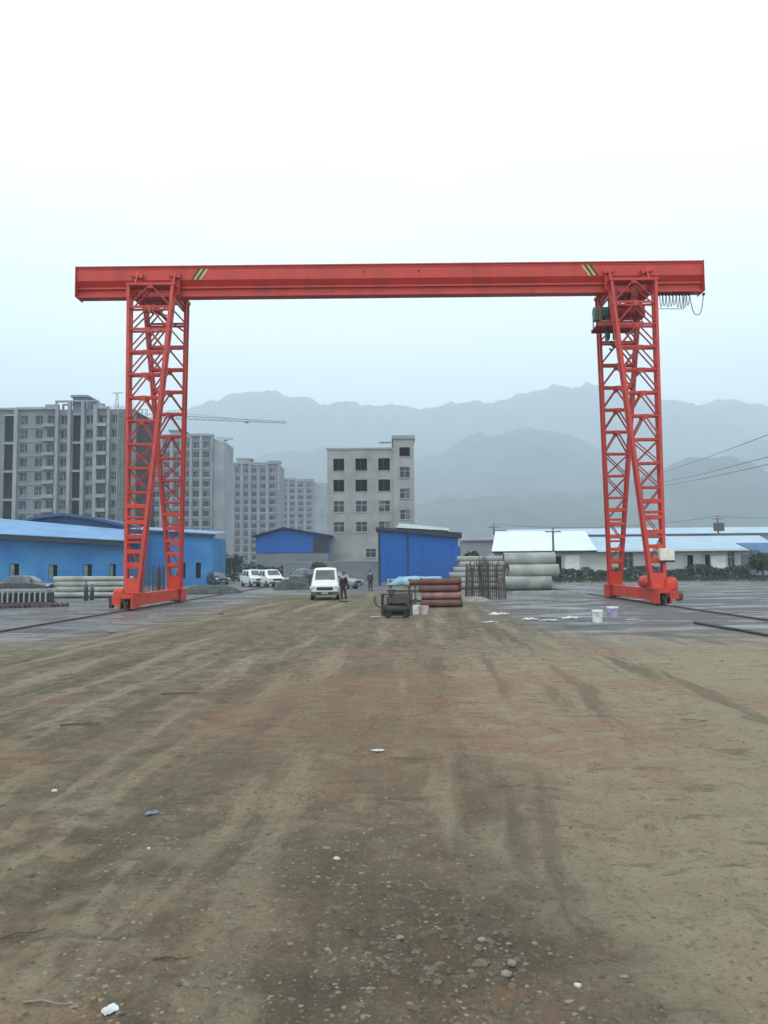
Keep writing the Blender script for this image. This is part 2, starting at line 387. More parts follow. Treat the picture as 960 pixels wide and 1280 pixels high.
    bp = nt.nodes.new('ShaderNodeBump'); bp.inputs['Distance'].default_value = .06
    lk(f('SUBTRACT', .8, f('MULTIPLY', wet, .78)), bp.inputs['Strength']); lk(hgt, bp.inputs['Height']); lk(bp.outputs[0], b.inputs['Normal'])
    return m
u = np.linspace(-1, 1, 520); xs = np.sinh(u*9.8)*.55/2; xs = xs/np.abs(xs).max()*5000
v = np.linspace(-.55, 1, 620); ys = np.sinh(v*8.9); ys = ys/ys.max()*5000 + 3.0
GX, GY = np.meshgrid(xs, ys)
tag(grid_obj('ground', GX, GY, ground_height(GX, GY), ground_material()), kind='structure')

# ------------------------------------------------------------------ hills
def hill_mat():
    m = mat('wooded_slope', (.018, .034, .026), .95, c2=(.045, .066, .048), scale=.012, detail=9, thr=(.35, .68))
    return m
HM = hill_mat()
def ridge(name, D, W, pts, seed, amp, ny=110):
    K = 1.75; D *= K; W *= K; amp *= K
    P = [at(px, py, D) for px, py in pts]
    px = np.array([p.x for p in P]); pz = np.array([p.z for p in P])
    X = np.linspace(px[0], px[-1], 640); Y = np.linspace(D - W, D + W*.8, ny)
    XX, YY = np.meshgrid(X, Y)
    H = np.interp(XX, px, pz) + (fbm(XX*.012/K, XX*0+seed, 5, seed)-.47)*amp*.36
    t = np.clip(1 - np.abs(YY - D)/np.where(YY < D, W, W*.8), 0, 1)
    t = t*t*(3-2*t)
    prof = t**.8
    rn = 1 - np.abs(fbm(XX*.004/K, YY*.004/K, 5, seed+5)*2-1)
    spur = (fbm(XX*.006/K, YY*.0022/K, 5, seed+3)-.5)
    Z = H*prof + (spur*amp*1.6 + (rn-.75)*amp)*t*(1-t)*2.6 + (fbm(XX*.035/K, YY*.035/K, 5, seed+9)-.45)*amp*.34*t
    ends = np.clip(np.minimum((XX-X[0]), (X[-1]-XX))/ (X[-1]-X[0]) * 9, 0, 1)
    Z = Z * ends - 1.0*(1-t*ends)*0 - .9
    tag(grid_obj(name, XX, YY, Z, HM), kind='structure')
ridge('hills', 1900, 640, [(-500,560),(-250,530),(-100,525),(60,540),(160,528),(200,528),(240,516),(270,503),(300,497),(335,496),(380,504),(440,507),(520,513),(565,514),(600,506),(640,494),(660,489),(700,487),(745,489),(780,500),(820,509),(870,512),(900,508),(930,508),(960,516),(1050,505),(1200,520),(1450,560)], 5, 90)
ridge('hills', 1280, 420, [(-400,610),(-100,590),(100,600),(200,600),(300,580),(400,566),(480,592),(540,575),(590,552),(640,545),(690,549),(740,566),(800,590),(860,585),(930,560),(1000,550),(1150,590),(1300,640)], 21, 80)
ridge('hills', 850, 260, [(-300,650),(0,655),(200,650),(400,640),(520,632),(640,622),(720,618),(780,608),(830,586),(862,568),(900,574),(960,600),(1040,590),(1250,640)], 33, 50)

# ------------------------------------------------------------------ buildings
def facade_wall(mb, x0, x1, z0, z1, y0, th, openings):
    """front wall slab with real openings: boxes between the openings, butted together"""
    zs = sorted(set([z0, z1] + [o[2] for o in openings] + [o[3] for o in openings]))
    for a, b in zip(zs[:-1], zs[1:]):
        if b - a < 1e-4: continue
        cur = x0
        for o in sorted([o for o in openings if o[2] < b - 1e-4 and o[3] > a + 1e-4]):
            if o[0] > cur + 1e-4: mb.box(cur, o[0], y0, y0+th, a, b)
            cur = max(cur, o[1])
        if x1 > cur + 1e-4: mb.box(cur, x1, y0, y0+th, a, b)
def window_set(parent, openings, y, style=0, limit=100, name='window'):
    wr_ = random.Random(len(openings))
    """each window an object of its own, sharing a mesh per size"""
    cache = {}
    for i, (a, b, c, d) in enumerate(openings[:limit]):
        var = wr_.choice((0, 0, 0, 1, 2)); key = (round(b-a, 2), round(d-c, 2), var)
        if key not in cache:
            mb = MB(); W_, H_ = b-a, d-c
            mb.box(-W_/2, W_/2, .05, .09, 0, H_)
            mb.mi = 1; fr = .06
            mb.box(-W_/2, W_/2, 0, .05, 0, fr); mb.box(-W_/2, W_/2, 0, .05, H_-fr, H_)
            mb.box(-W_/2, -W_/2+fr, 0, .05, fr, H_-fr); mb.box(W_/2-fr, W_/2, 0, .05, fr, H_-fr)
            mb.box(-fr/2, fr/2, 0, .05, fr, H_-fr)
            mb.mi = 2
            if var == 1: mb.box(-W_/2+.06, -.03, .041, .049, H_*.35, H_-.06)
            if var == 2: mb.box(.04, W_/2-.07, -.012, -.002, .07, H_-.07)
            mb.mi = 1
            if style == 1: mb.box(-W_/2+fr, -fr/2, 0, .05, H_*.62, H_*.62+fr); mb.box(fr/2, W_/2-fr, 0, .05, H_*.62, H_*.62+fr)
            o = mb.build(name, [M['glass'], M['frame'], M['blind']], parent); cache[key] = o.data
        else:
            o = bpy.data.objects.new(name, cache[key]); COL.objects.link(o); o.parent = parent
        o.location = ((a+b)/2, y, c)

# --- big unfinished block at the left
def apartment_left():
    D = 163.; S = D/960*1.004
    base = at(80, 700, D); X0 = base.x - 80*S           # x metre of pixel 0
    root = empty('apartment_block', (X0, D, 0), 0, 'widest and nearest unfinished concrete apartment block, with a rooftop frame, behind the long blue shed', 'apartment block')
    def px(p): return p*S
    def pz(p): return at(80, p, D).z
    top = pz(512)
    rows = [pz(519.5 + 17.7*k) for k in range(11)]      # tops of window rows
    op = []
    cols = [(22,31,10.5),(41,50,10.5),(56,65,9.5),(72,81,10.5),(104,114,10.5),(120,131,9.5),(137,144,9.5)]
    for r_ in rows:
        for a, b, h in cols: op.append((px(a), px(b), r_ - h*S, r_))
        op.append((px(-24), px(-14), r_ - 10.5*S, r_)); 
    op = [o for o in op if o[2] > 1.0]
    stair = []
    for k in range(6):
        zt = pz(519.5 + 35.4*k); zb = zt - 32.5*S
        if zb > 0: stair.append((px(88), px(98), zb, zt)); stair.append((px(2), px(14), zb, zt))
    mb = MB(); facade_wall(mb, px(-30), px(166), 0, top, 0, .35, op + stair)
    
    mb.box(px(-30), px(-30)+.35, .35, .9, 0, top-.1); mb.box(px(166)-.35, px(166), .35, .9, 0, top-.1)
    mb.build('wall', M['conc2'], root)
    MB().box(px(-30)+.36, px(166)-.36, .9, 15, 0, top-.05).build('shade_core', M['room_shade'], root)  # solid block, its black colour standing in for indoor shade
    # pilasters
    for a, b, t_ in ((15.5,20,510),(67,71,506),(82.5,86.5,503),(99.5,103.5,503),(115,119.5,507),(132,135.5,513),(145,147.5,514)):
        MB().box(px(a), px(b), -.75, -.002, 0, pz(t_)).build('pilaster', M['conc3'], root)
    # balcony slabs and parapets
    for r_ in rows:
        zb = r_ - 10.5*S
        if zb < 1.5: continue
        for a, b in ((52.5, 66.9), (119.6, 131.9)):
            MB().box(px(a), px(b), -1.1, -.003, zb-.75, zb-.05).build('balcony', M['conc3'], root)
    for r_ in rows:
        zb = r_ - 14.2*S
        if zb > 1:
            for a, b in ((20.1, 52), (71.1, 82.4), (103.6, 114.9)): MB().box(px(a), px(b), -.18, -.003, zb-.22, zb).build('floor_band', M['conc3'], root)
    for k, o in enumerate(stair): MB().box(o[0]-.1, o[1]+.1, -.25, -.004, o[3]+.02, o[3]+.35).build('landing_beam', M['conc3'], root)
    # roof
    rf = MB(); rf.box(px(16), px(53), -.5, .3, top+.002, pz(509)); rf.box(px(-30), px(15), -.5, .3, top+.002, pz(509.5))
    rf.box(px(54), px(67), -.6, .3, top+.002, pz(506)); rf.box(px(119), px(133), -.5, .3, top+.002, pz(511)+.4)
    rf.build('parapet', M['conc3'], root)
    fr = MB()
    fr.box(px(66), px(120), -.4, .2, pz(502.8), pz(501)); fr.box(px(66), px(120), 3.0, 3.6, pz(502.8), pz(501))
    for a in (66, 84.5, 105, 118.5): fr.box(px(a), px(a+1.6), -.4, .2, top+.01, pz(502.8)-.003); fr.box(px(a), px(a+1.6), 3, 3.6, top+.01, pz(502.8)-.003)
    fr.build('roof_frame', M['conc3'], root)
    tw = MB(); tw.box(px(86.5), px(104.5), .35, 6, top+.01, pz(497)); tw.box(px(84.8), px(106.5), -.2, 6.5, pz(497)+.003, pz(495)+.15)
    tw.box(px(89), px(103), 1, 5, pz(495)+.153, pz(494.2)+.2)
    tw.build('stair_tower', M['conc2'], root)
    window_set(root, op, .38, 0, 100)
    # scaffolding with netting at the right end
    sc_ = MB(); 
    for k in range(5):
        X_ = px(147.8) + k*.62
        sc_.box(X_-.03, X_+.03, -1.25, -1.19, 0, pz(512)-.3*k)
    zz = 2.
    while zz < top: sc_.box(px(147.8), px(147.8)+2.5, -1.27, -1.21, zz, zz+.05); zz += 1.8
    scf = sc_.build('scaffold', M['steel'], root)
    MB().box(px(147.6), px(155.5), -1.10, -1.06, 0, top-.5).build('netting', M['netting'], scf)
    # rows of starter bars on the roof edge
    sb = MB()
    for k in range(14):
        X_ = px(134) + k*.38; sb.box(X_-.03, X_+.03, 0, .06, top, top + rnd.uniform(.6, 1.5))
    sb.build('starter_bars', M['steel'], root)
    # mast
    mp_ = empty('hoist_mast', (X0 + px(136.5), D+3, top), 0, 'thin hoist mast with a short crossarm on the flat roof of the nearest tower block', 'mast')
    mm = MB(); hz = pz(490.5) - top + .4
    for sx in (-.35, .35):
        mm.bar((sx, 0, 0), (sx*.5, 0, hz), .09)
    k = 0; z_ = 0
    while z_ < hz - .8: mm.bar((-.33*(1 if k % 2 else -1), 0, z_), (.3*(1 if k % 2 else -1), 0, z_+.8), .06); z_ += .8; k += 1
    mm.build('lattice', M['steel'], mp_)
    MB().bar((-1.0, 0, hz+.04), (1.3, 0, hz+.04), .12).build('crossarm', M['steel'], mp_)
apartment_left()

def tower_block(D, pxl, pxr, top_py, label, pitch, cols, side=None, bump=None, rows_n=12, roofbits=()):
    a = at(pxl, top_py, D); b = at(pxr, top_py, D); Wd = b.x - a.x; S = Wd/(pxr - pxl); top = (a.z+b.z)/2
    root = empty('apartment_block', (a.x, D, 0), 0, label, 'apartment block', 'unfinished high-rise blocks receding to the right')
    op = []
    for k in range(rows_n):
        zt = top - 1.4 - k*pitch
        if zt - 1.7 < 1: break
        for c0, c1 in cols: op.append((c0*Wd, c1*Wd, zt-1.75, zt))
    mb = MB(); facade_wall(mb, 0, Wd, 0, top, 0, .4, op); MB().box(.41, Wd-.41, .8, 13.9, 0, top-.1).build('shade_core', M['room_shade'], root); mb.box(.0, .4, .802, 14, 0, top-.06); mb.box(Wd-.4, Wd, .802, 14, 0, top-.06); mb.box(.402, Wd-.402, .4, 14, top-.09, top-.05)
    mb.box(0, .4, .4, .8, 0, top-.1); mb.box(Wd-.4, Wd, .4, .8, 0, top-.1)
    mb.build('wall', M['conc2'], root)
    if side: # a blank pale end wall standing proud
        MB().box(Wd+.01, Wd+side*S, .5, 13.6, 0, top-1.2).build('end_wall', M['conc3'], root)
    pc = [0.0] + [(cols[i][1]+cols[i+1][0])/2 for i in range(len(cols)-1)] + [1.0]
    for c in pc: MB().box(max(0, c*Wd-.4), min(Wd, c*Wd+.4), -.5, -.002, 0, top+.3).build('pilaster', M['conc3'], root)
    for k in range(rows_n):
        z_ = top - 1.4 - k*pitch - 2.25
        if z_ > 1: MB().box(.5, Wd-.5, -.2, -.003, z_, z_+.4).build('floor_band', M['conc3'], root)
    mb = MB(); mb.box(-.3, Wd+.3, -.6, .6, top+.305, top+.9)
    for (c0, c1, h) in roofbits: mb.box(c0*Wd, c1*Wd, 1, 7, top, top+h); mb.box(c0*Wd-.5, c1*Wd+.5, .7, 7.3, top+h+.003, top+h+.4)
    mb.build('roof_parapet', M['conc3'], root)
    window_set(root, op, .42, 0, 100)
    return root
tower_block(232, 188, 266, 547, 'pale tower block with a blank end wall just right of the left crane leg', 3.0, ((.06,.15),(.22,.31),(.38,.46),(.54,.62),(.69,.78),(.85,.94)), side=14, roofbits=((.3,.5,2.2),(.62,.9,.9)))
tower_block(300, 281, 349, 581, 'hazy tower block with a raised stair head, between two other hazy towers', 3.1, ((.05,.13),(.2,.27),(.36,.42),(.5,.58),(.66,.74),(.82,.92)), roofbits=((.22,.46,2.4),(.8,.98,1.3)))
tower_block(385, 350, 392, 601, 'faintest and lowest tower block, just left of the bare grey building', 3.1, ((.08,.2),(.3,.42),(.55,.67),(.8,.92)), side=16, roofbits=((0,.45,1.2),))

# --- small grey office block in the middle
def office():
    D = 122.; a = at(409, 562, D); S = D/960*1.01
    root = empty('office_block', (a.x, D, 0), 0, 'bare grey concrete building with dark empty upper window openings beyond the minivan', 'building')
    px = lambda p: (p-409)*S
    pz = lambda p: at(455, p, D).z
    top = pz(562)
    op = []
    for r0, r1 in ((573,588),(599.5,614),(626,640),(652,665)):
        for c0, c1 in ((416.5,430),(444,458.5),(472.5,487)): op.append((px(c0), px(c1), pz(r1), pz(r0)))
    op.append((px(456), px(469), pz(697), pz(686)))
    stw = []
    for r0, r1 in ((560,571),(584.5,598),(611.5,624),(638,650)): stw.append((px(499), px(512), pz(r1), pz(r0)))
    mb = MB(); facade_wall(mb, 0, px(491), 0, top, 0, .3, op)
    MB().box(.01, px(491)-.01, 1.3, 11, 0, top-.36).build('shade_core', M['room_shade'], root); mb.box(-.002, .3, 1.302, 11.01, 0, top-.3); mb.box(.3, px(491), 1.302, 11.01, top-.355, top-.302); mb.box(0, .3, .3, 1.3, 0, top-.3); mb.box(.3, px(491), .3, 1.3, top-.35, top-.3)
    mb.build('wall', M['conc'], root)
    t2 = MB(); facade_wall(t2, px(491)+.003, px(517), 0, pz(549.5), -.35, .3, stw); t2.box(px(517)-.3, px(517), 1.302, 9, 0, pz(549.5)-.1); t2.box(px(491)+.003, px(491)+.3, 1.302, 9, 0, pz(549.5)-.1); t2.box(px(491)+.303, px(517)-.303, 1.302, 9, pz(549.5)-.4, pz(549.5)-.1); MB().box(px(491)+.31, px(517)-.31, 1.3, 8.9, 0, pz(549.5)-.42).build('shade_core', M['room_shade'], root)
    t2.box(px(491)+.003, px(491)+.3, -.05, 1.3, 0, pz(549.5)-.1); t2.box(px(517)-.3, px(517), -.05, 1.3, 0, pz(549.5)-.1)
    t2.build('stair_tower', M['conc'], root)
    cp = MB(); cp.box(-.15, px(490.5), -.15, .35, top+.002, top+.28); cp.box(px(489.5), px(518.5), -.6, 9.2, pz(549.5)+.002, pz(547.5)+.1)
    cp.box(px(489.5), px(518.5), -.6, -.35, pz(547.5)+.103, pz(546)+.1)
    cp.build('coping', M['conc3'], root)
    MB().box(px(474), px(489), -.2, .3, pz(554), pz(552.8)).build('canopy_slab', M['conc2'], root)
    for o in op + stw:
        yy = 0 if o in op else -.35
        MB().box(o[0]-.12, o[1]+.12, yy-.1, yy-.003, o[2]-.14, o[2]-.02).build('window_sill', M['conc3'], root)
    # the upper openings are empty, the lower ones glazed
    window_set(root, [o for o in op if o[3] < pz(620)] + [], .12, 1)
    window_set(root, [o for o in stw if o[3] < pz(580)], -.2, 1)
    for o in [o for o in op if o[3] > pz(620)]:
        h = MB(); h.box(o[0]+.8, o[0]+.85, .1, .16, o[2], o[3]); h.build('window_guard', M['steel'], root)
office()

# --- low wall and clutter strip in front of the office
wl = at(300, 700, 112)
ob = MB(); ob.box(0, 16.5, 0, .3, 0, 2.6); ob.mi = 1; ob.box(-.1, 16.6, -.05, .35, 2.602, 2.75)
o = ob.build('boundary_wall', [M['conc2'], M['conc3']]); o.location = (at(354, 700, 105).x, 105, 0)
tag(o, 'low dark grey boundary wall at the foot of the bare grey office building', 'wall')

# --- gabled blue shed
def gable_shed():
    D = 118.; S = D/960*1.01; a = at(320, 700, D)
    root = empty('shed', (a.x, D, 0), 0, 'blue gabled shed with a dark roof edge, left of the bare grey building', 'shed')
    W_ = 89*S; ze = at(320, 671, D).z; zr = at(354, 662, D).z + .1; xr = 34*S; zb = at(354, 691, D).z
    mb = MB(); mb.poly([(0,0,zb+.01),(W_,0,zb+.01),(W_,0,ze),(xr,0,zr),(0,0,ze)], (0, 9, 0)); mb.build('wall', M['blueB'], root)
    MB().box(0, W_, .1, 8.9, 0, zb).build('plinth', M['conc2'], root)
    mb = MB(); mb.bar((-.6, 4.4, ze+.02), (xr, 4.4, zr+.16), 10, .22, ); mb.bar((xr, 4.4, zr+.16), (W_+.6, 4.4, ze+.02), 10, .22)
    mb.build('roof', M['trim'], root)
    MB().box(W_-2.3, W_-.02, -.03, -.004, zb+.02, ze-.15).build('door', M['trim'], root)
gable_shed()

# --- bright blue shed near the middle
def blue_shed():
    D = 80.; S = D/960*1.01; a = at(473, 720, D)
    root = empty('shed', (a.x, D, 0), 0, 'bright blue corrugated shed with a sloping dark eave, right of the bare grey building', 'shed')
    W_ = 101*S; zl = at(473, 661, D).z; zr = at(573, 667.5, D).z
    mb = MB(); mb.poly([(0,0,0),(W_,0,0),(W_,0,zr-.4),(0,0,zl-.1)], (0, 8, 0)); mb.build('wall', M['blueB'], root)
    MB().poly([(-.25,-.35,zl-.12),(W_+.2,-.35,zr-.42),(W_+.2,-.35,zr+.15),(-.25,-.35,zl+.15)], (0, 9, 0)).build('roof', M['trim'], root)
    MB().poly([(1.9,-.2,zl+.1),(W_-1.1,-.2,zr+.36),(W_-1.1,-.2,zr+.62),(2.2,-.2,zl+.55)], (0, 8.6, 0)).build('roof_sheet', M['roofwhite'], root)
    MB().box(.23, W_-.3, -.03, -.004, .0, .38).build('skirting', M['conc2'], root)
    for jx in (4.6, 6.1, 7.6): MB().box(jx, jx+.03, -.02, -.004, .385, zl-1.2).build('panel_joint', M['roofdb'], root)
    MB().box(3.0, 3.14, -.05, -.004, .05, zl-.7).build('seam', M['trim'], root)
    MB().box(.01, .22, -.06, -.004, 0, zl-.3).build('corner_trim', M['trim'], root)
    MB().box(W_-.2, W_-.01, -.10, -.004, zr-1.3, zr-.45).build('downpipe', M['roofpale'], root)
blue_shed()

# --- long faded blue shed at the left
def long_shed():
    D = 88.; a = at(-70, 700, D); b = at(156, 700, D); c = at(266, 700, D+6)
    root = empty('shed', (a.x, D, 0), 0, 'long faded blue shed with dark doorways and pale blue roof along the left edge', 'shed')
    W_ = b.x-a.x; X = lambda p: at(p, 700, D).x - a.x
    zl = at(0, 668, D).z; zr = at(156, 677, D).z; sl_ = (zr-zl)/(X(156)-X(0)); zt = lambda x: zl + sl_*(x-X(0))
    doors = [(X(12), X(24), .9, 2.75), (X(61), X(72), .9, 2.6), (X(104), X(115), .9, 2.6), (X(137), X(145), .9, 2.6), (X(-40), X(-30), .9, 2.6)]
    zm = zt(W_) - .5
    mb = MB(); facade_wall(mb, 0, W_, 0, 2.9, 0, .15, doors)
    mb.poly([(0,0,2.902),(W_,0,2.902),(W_,0,zt(W_)-.1),(0,0,zt(0)-.1)], (0, .15, 0))
    mb.box(0, .15, .15, 9, 0, 2.9); mb.box(W_-.15, W_, .15, 9, 0, 2.9); mb.box(0, W_, 8.9, 9.0, 0, 3.2)
    mb.build('wall', M['blueA'], root)
    MB().box(.2, W_-.2, .9, 8.8, 0, 2.95).build('shade_core', M['room_shade'], root)
    for d in doors:
        m_ = MB(); m_.box(d[0]+.06, (d[0]+d[1])/2, .02, .08, d[2]+.05, d[3]-.08); m_.build('door', M['netting'], root)
    MB().box(.02, W_-.02, -.03, -.004, 0, .45).build('skirting', M['conc'], root)
    e_ = MB(); e_.poly([(-.5,-1.3,zt(0)-.50),(W_+.5,-1.3,zt(W_)-.50),(W_+.5,-1.3,zt(W_)),(-.5,-1.3,zt(0))], (0, 1.25, 0)); e_.build('eave', M['trim'], root)
    h1 = at(0, 652, D+8).z; h2 = at(156, 666, D+8).z
    r_ = MB(); 
    P = [(-.6,-1.45,zt(0)+.03),(W_+.6,-1.45,zt(W_)+.03),(W_+.6,8.6,h2),(-.6,8.6,h1+.6)]
    r_.poly(P, (0, 0, .08)); r_.build('roof', M['roofb'], root)
    # lower right bay, set back
    root2 = empty('shed', (at(160, 700, D+6).x, D+6, 0), 0, 'blue shed bay behind the left crane legs, set back from the long faded blue shed', 'shed')
    W2 = c.x - root2.location.x; z2 = at(200, 661, D+6).z; z3 = at(265, 668, D+6).z
    d2 = [(W2*.80, W2*.86, .8, 2.7), (W2*.62, W2*.68, .8, 2.7)]
    mb = MB(); facade_wall(mb, 0, W2, 0, 2.9, 0, .15, d2); mb.poly([(0,0,2.902),(W2,0,2.902),(W2,0,z3-.2),(0,0,z2-.2)], (0,.15,0))
    mb.box(0, W2, 7, 7.1, 0, z3-.4); mb.box(W2-.15, W2, .15, 7, 0, z3-.4); mb.build('wall', M['blueA'], root2)
    MB().box(.1, W2-.2, .8, 6.9, 0, 3.0).build('shade_core', M['room_shade'], root2)
    MB().poly([(-.2,-.5,z2-.28),(W2+.3,-.5,z3-.28),(W2+.3,-.5,z3-.02),(-.2,-.5,z2-.02)], (0, .48, 0)).build('eave', M['trim'], root2)
    MB().poly([(-.2,-.6,z2),(W2+.4,-.6,z3),(W2+.4,7.3,z3+.55),(-.2,7.3,z2+.55)], (0,0,.08)).build('roof', M['roofb'], root2)
    # gabled shed behind
    D2 = 102.; g0 = at(22, 660, D2); 
    root3 = empty('shed', (g0.x, D2, 0), 0, 'dark blue low-gabled shed roof rising behind the long faded blue shed', 'shed')
    G = lambda p, y_: (at(p, y_, D2).x - g0.x, at(p, y_, D2).z)
    prof = [G(22,654), G(50,647), G(82,643.5), G(118,648), G(158,657)]
    mb = MB(); mb.poly([(0.3,0,0),(prof[-1][0]-.3,0,0)] + [(p[0] if 0 < i < 4 else (.3 if i == 0 else prof[-1][0]-.3), 0, p[1]-.15) for i, p in reversed(list(enumerate(prof)))], (0, 8, 0)); mb.build('wall', M['blueC'], root3)
    mb = MB()
    for p, q in zip(prof[:-1], prof[1:]): mb.bar((p[0],3.6,p[1]), (q[0],3.6,q[1]), 9.5, .35)
    mb.build('roof', M['roofdb'], root3)
long_shed()

# --- white plastered row at the right
def row_right():
    D = 106.; 
    X0 = at(618, 705, D).x
    root = empty('workshop', (X0, D, 0), 0, 'long white plastered workshop with dark doorways and a pale sheet roof at the right', 'building')
    X = lambda p: at(p, 705, D).x - X0
    H = at(850, 689, D).z
    base = 0
    def o_(a, b, c, d): return (X(a), X(b), max(.02, at(800, d, D).z), at(800, c, D).z)
    wins = [o_(779,792,690.5,710), o_(910,919,690,710)]
    doors = [o_(855,867,694.5,722), o_(877,888,694,722), o_(692,702,694,722)]
    X1 = X(943)
    mb = MB(); facade_wall(mb, 0, X1, 0, H, 0, .25, wins + doors)
    mb.box(0, .25, .25, 7, 0, H); mb.box(X1-.25, X1, .25, 7, 0, H); mb.box(.25, X1-.25, 6.8, 7, 0, H)
    mb.build('wall', M['plaster'], root)
    MB().box(.3, X1-.3, 1.2, 6.7, 0, H-.05).build('shade_core', M['room_shade'], root)
    window_set(root, wins, .1, 1)
    for d in doors[:2]:
        MB().box(d[0]+.05, d[0]+.5, .05, .1, .05, d[3]-.05).build('door', M['frame'], root)
    for a, b in ((888.5, 907),):
        MB().box(X(a), X(b), -.12, -.004, at(895, 713, D).z, at(895, 695, D).z).build('notice_board', M['white'], root)
    MB().box(X(706), X(724), -.08, -.004, .3, at(715, 694, D).z).build('panel', M['white'], root)
    mb = MB(); mb.box(-.3, X1+.3, -1.0, -.002, H+.002, H+.18); mb.build('eave', M['trim'], root)
    zr = at(850, 671, D+5).z
    mb = MB(); xl = X(744)
    mb.poly([(xl,-1.2,H+.20),(X1+3,-1.2,H+.20),(X1+3,4.5,zr),(xl,4.5,zr)], (0,0,.07)); mb.build('roof', M['roofpale'], root)
    zw = at(680, 665, D+5).z
    mb = MB(); mb.poly([(-.5,-1.2,H+.205),(xl-.01,-1.2,H+.205),(xl-.01,5,zw),(.9,5,zw+.1)], (0,0,.07)); mb.build('roof_sheet', M['roofwhite'], root)
    mb = MB(); mb.box(xl, X1+3, -1.25, -1.21, H+.0, H+.28); mb.mi = 0
    mb.build('gutter', M['roofwhite'], root)
    # second roof behind
    r2 = empty('warehouse', (at(640, 660, 135).x, 135, 0), 0, 'pale roofed warehouse behind the white workshop at the right', 'building')
    W2 = at(1000, 660, 135).x - r2.location.x; z0 = at(800, 668, 135).z; z1 = at(800, 661, 141).z
    MB().box(0, W2, 0, 9, 0, z0).build('wall', M['conc3'], r2)
    MB().poly([(-.4,-.5,z0+.01),(W2,-.5,z0+.01),(W2,5,z1),(-.4,5,z1)], (0,0,.08)).build('roof', M['roofpale'], r2)
    # grey-white low building left of it, behind the concrete units
    r3 = empty('workshop', (at(577, 700, 116).x, 116, 0), 0, 'dim grey shed between the bright blue shed and the white plastered workshop', 'building')
    W3 = at(628, 700, 116).x - r3.location.x; z3 = at(600, 676, 116).z
    MB().box(0, W3, 0, 8, 0, z3).build('wall', M['conc3'], r3)
    MB().poly([(-.3,-.4,z3+.01),(W3+.3,-.4,z3+.01),(W3+.3,4,z3+.9),(-.3,4,z3+.9)], (0,0,.1)).build('roof', M['conc2'], r3)
    # blue roof corner at the far right edge
    r4 = empty('shed', (at(946, 700, 92).x, 92, 0), 0, 'small shed with a deep blue sheet roof at the right edge of the yard', 'shed')
    z4 = at(950, 692, 92).z
    MB().box(.3, 6, .3, 5, 0, z4).build('wall', M['conc2'], r4)
    MB().poly([(0,-.3,z4+.01),(6.3,-.3,z4+.01),(6.3,4,z4+1.3),(-.6,4,z4+1.3)], (0,0,.1)).build('roof', M['roofdb'], r4)
row_right()

# ------------------------------------------------------------------ greenery
def leaves(mb, fn, n, size):
    for _ in range(n):
        c = Vector(fn()); s = size*rnd.uniform(.6, 1.4)
        a = Vector((rnd.gauss(0,1), rnd.gauss(0,1), rnd.gauss(0,1))).normalized(); b = a.cross(Vector((rnd.gauss(0,1), rnd.gauss(0,1), rnd.gauss(0,1)))).normalized()
        v = [mb.b.verts.new(c + a*s*i + b*s*j) for i, j in ((-1,-.4),(0,-.7),(1,.1),(.1,.6))]; mb._f(v)
def hedge(x0, x1, y0, y1, h, n, label, m='leafd', size=.16):
    mb = MB()
    def fn():
        x = rnd.uniform(x0, x1); hh = h*(.25 + 1.1*float(fbm(np.array([x*.5]), np.array([y0*.1]), 4, 4)[0]))
        return (x, rnd.uniform(y0, y1), hh*rnd.random()**.7)
    leaves(mb, fn, n, size); mb.build('ground_cover', M[m], fixn=False)['kind'] = 'stuff'
hedge(at(640,720,96).x, at(960,720,96).x, 94.5, 97, 1.9, 14000, '', size=.11)
hedge(at(640,720,86).x, at(1010,720,86).x, 84.5, 88, .8, 7000, '', 'leafd', .08)
hedge(at(270,710,112).x, at(412,710,112).x, 111, 113, 2.6, 1800, '', 'leafd', .2)
def tree(x, y, h, r, label, m='leaf', n=900):
    root = empty('tree', (x, y, 0), 0, label, 'tree', 'trees round the yard')
    mb = MB(); mb.tube([(0,0,0),(.08,.02,h*.3),(0,.05,h*.55)], .16, 7, r2=.09)
    for k in range(6):
        a = k*1.05; mb.tube([(0,.03,h*.35+.06*k*h*.5),(math.cos(a)*r*.4, math.sin(a)*r*.4, h*.6),(math.cos(a)*r*.75, math.sin(a)*r*.75, h*.75)], .06, 5, r2=.02)
    mb.build('trunk', M['bark'], root)
    cl = [(Vector((rnd.uniform(-.6,.6)*r, rnd.uniform(-.6,.6)*r, h*rnd.uniform(.45,.88))), r*rnd.uniform(.3,.55)) for _ in range(11)]
    mb = MB()
    def fn():
        c, q = rnd.choice(cl); d = Vector((rnd.gauss(0,1), rnd.gauss(0,1), rnd.gauss(0,.8))).normalized()*q*rnd.random()**.35; return c+d
    leaves(mb, fn, n, .17); mb.build('crown', M[m], root, fixn=False)
tree(at(952,700,84).x, 84, 3.1, 1.7, 'bushy dark green tree at the right edge under the blue roofed shed')
tree(at(272,700,120).x, 120, 4.6, 2.1, 'small dull green tree between the blue shed bay and the gabled blue shed', 'leafd')
tree(at(292,700,122).x, 122, 3.9, 1.8, 'shorter dull green tree beside the gabled blue shed', 'leafd')
tree(at(398,700,100).x, 100, 2.6, 1.3, 'green bush on a short stem behind the white van')
tree(at(586,700,88).x, 88, 3.8, 1.5, 'dim green tree just right of the bright blue shed', 'leafd')

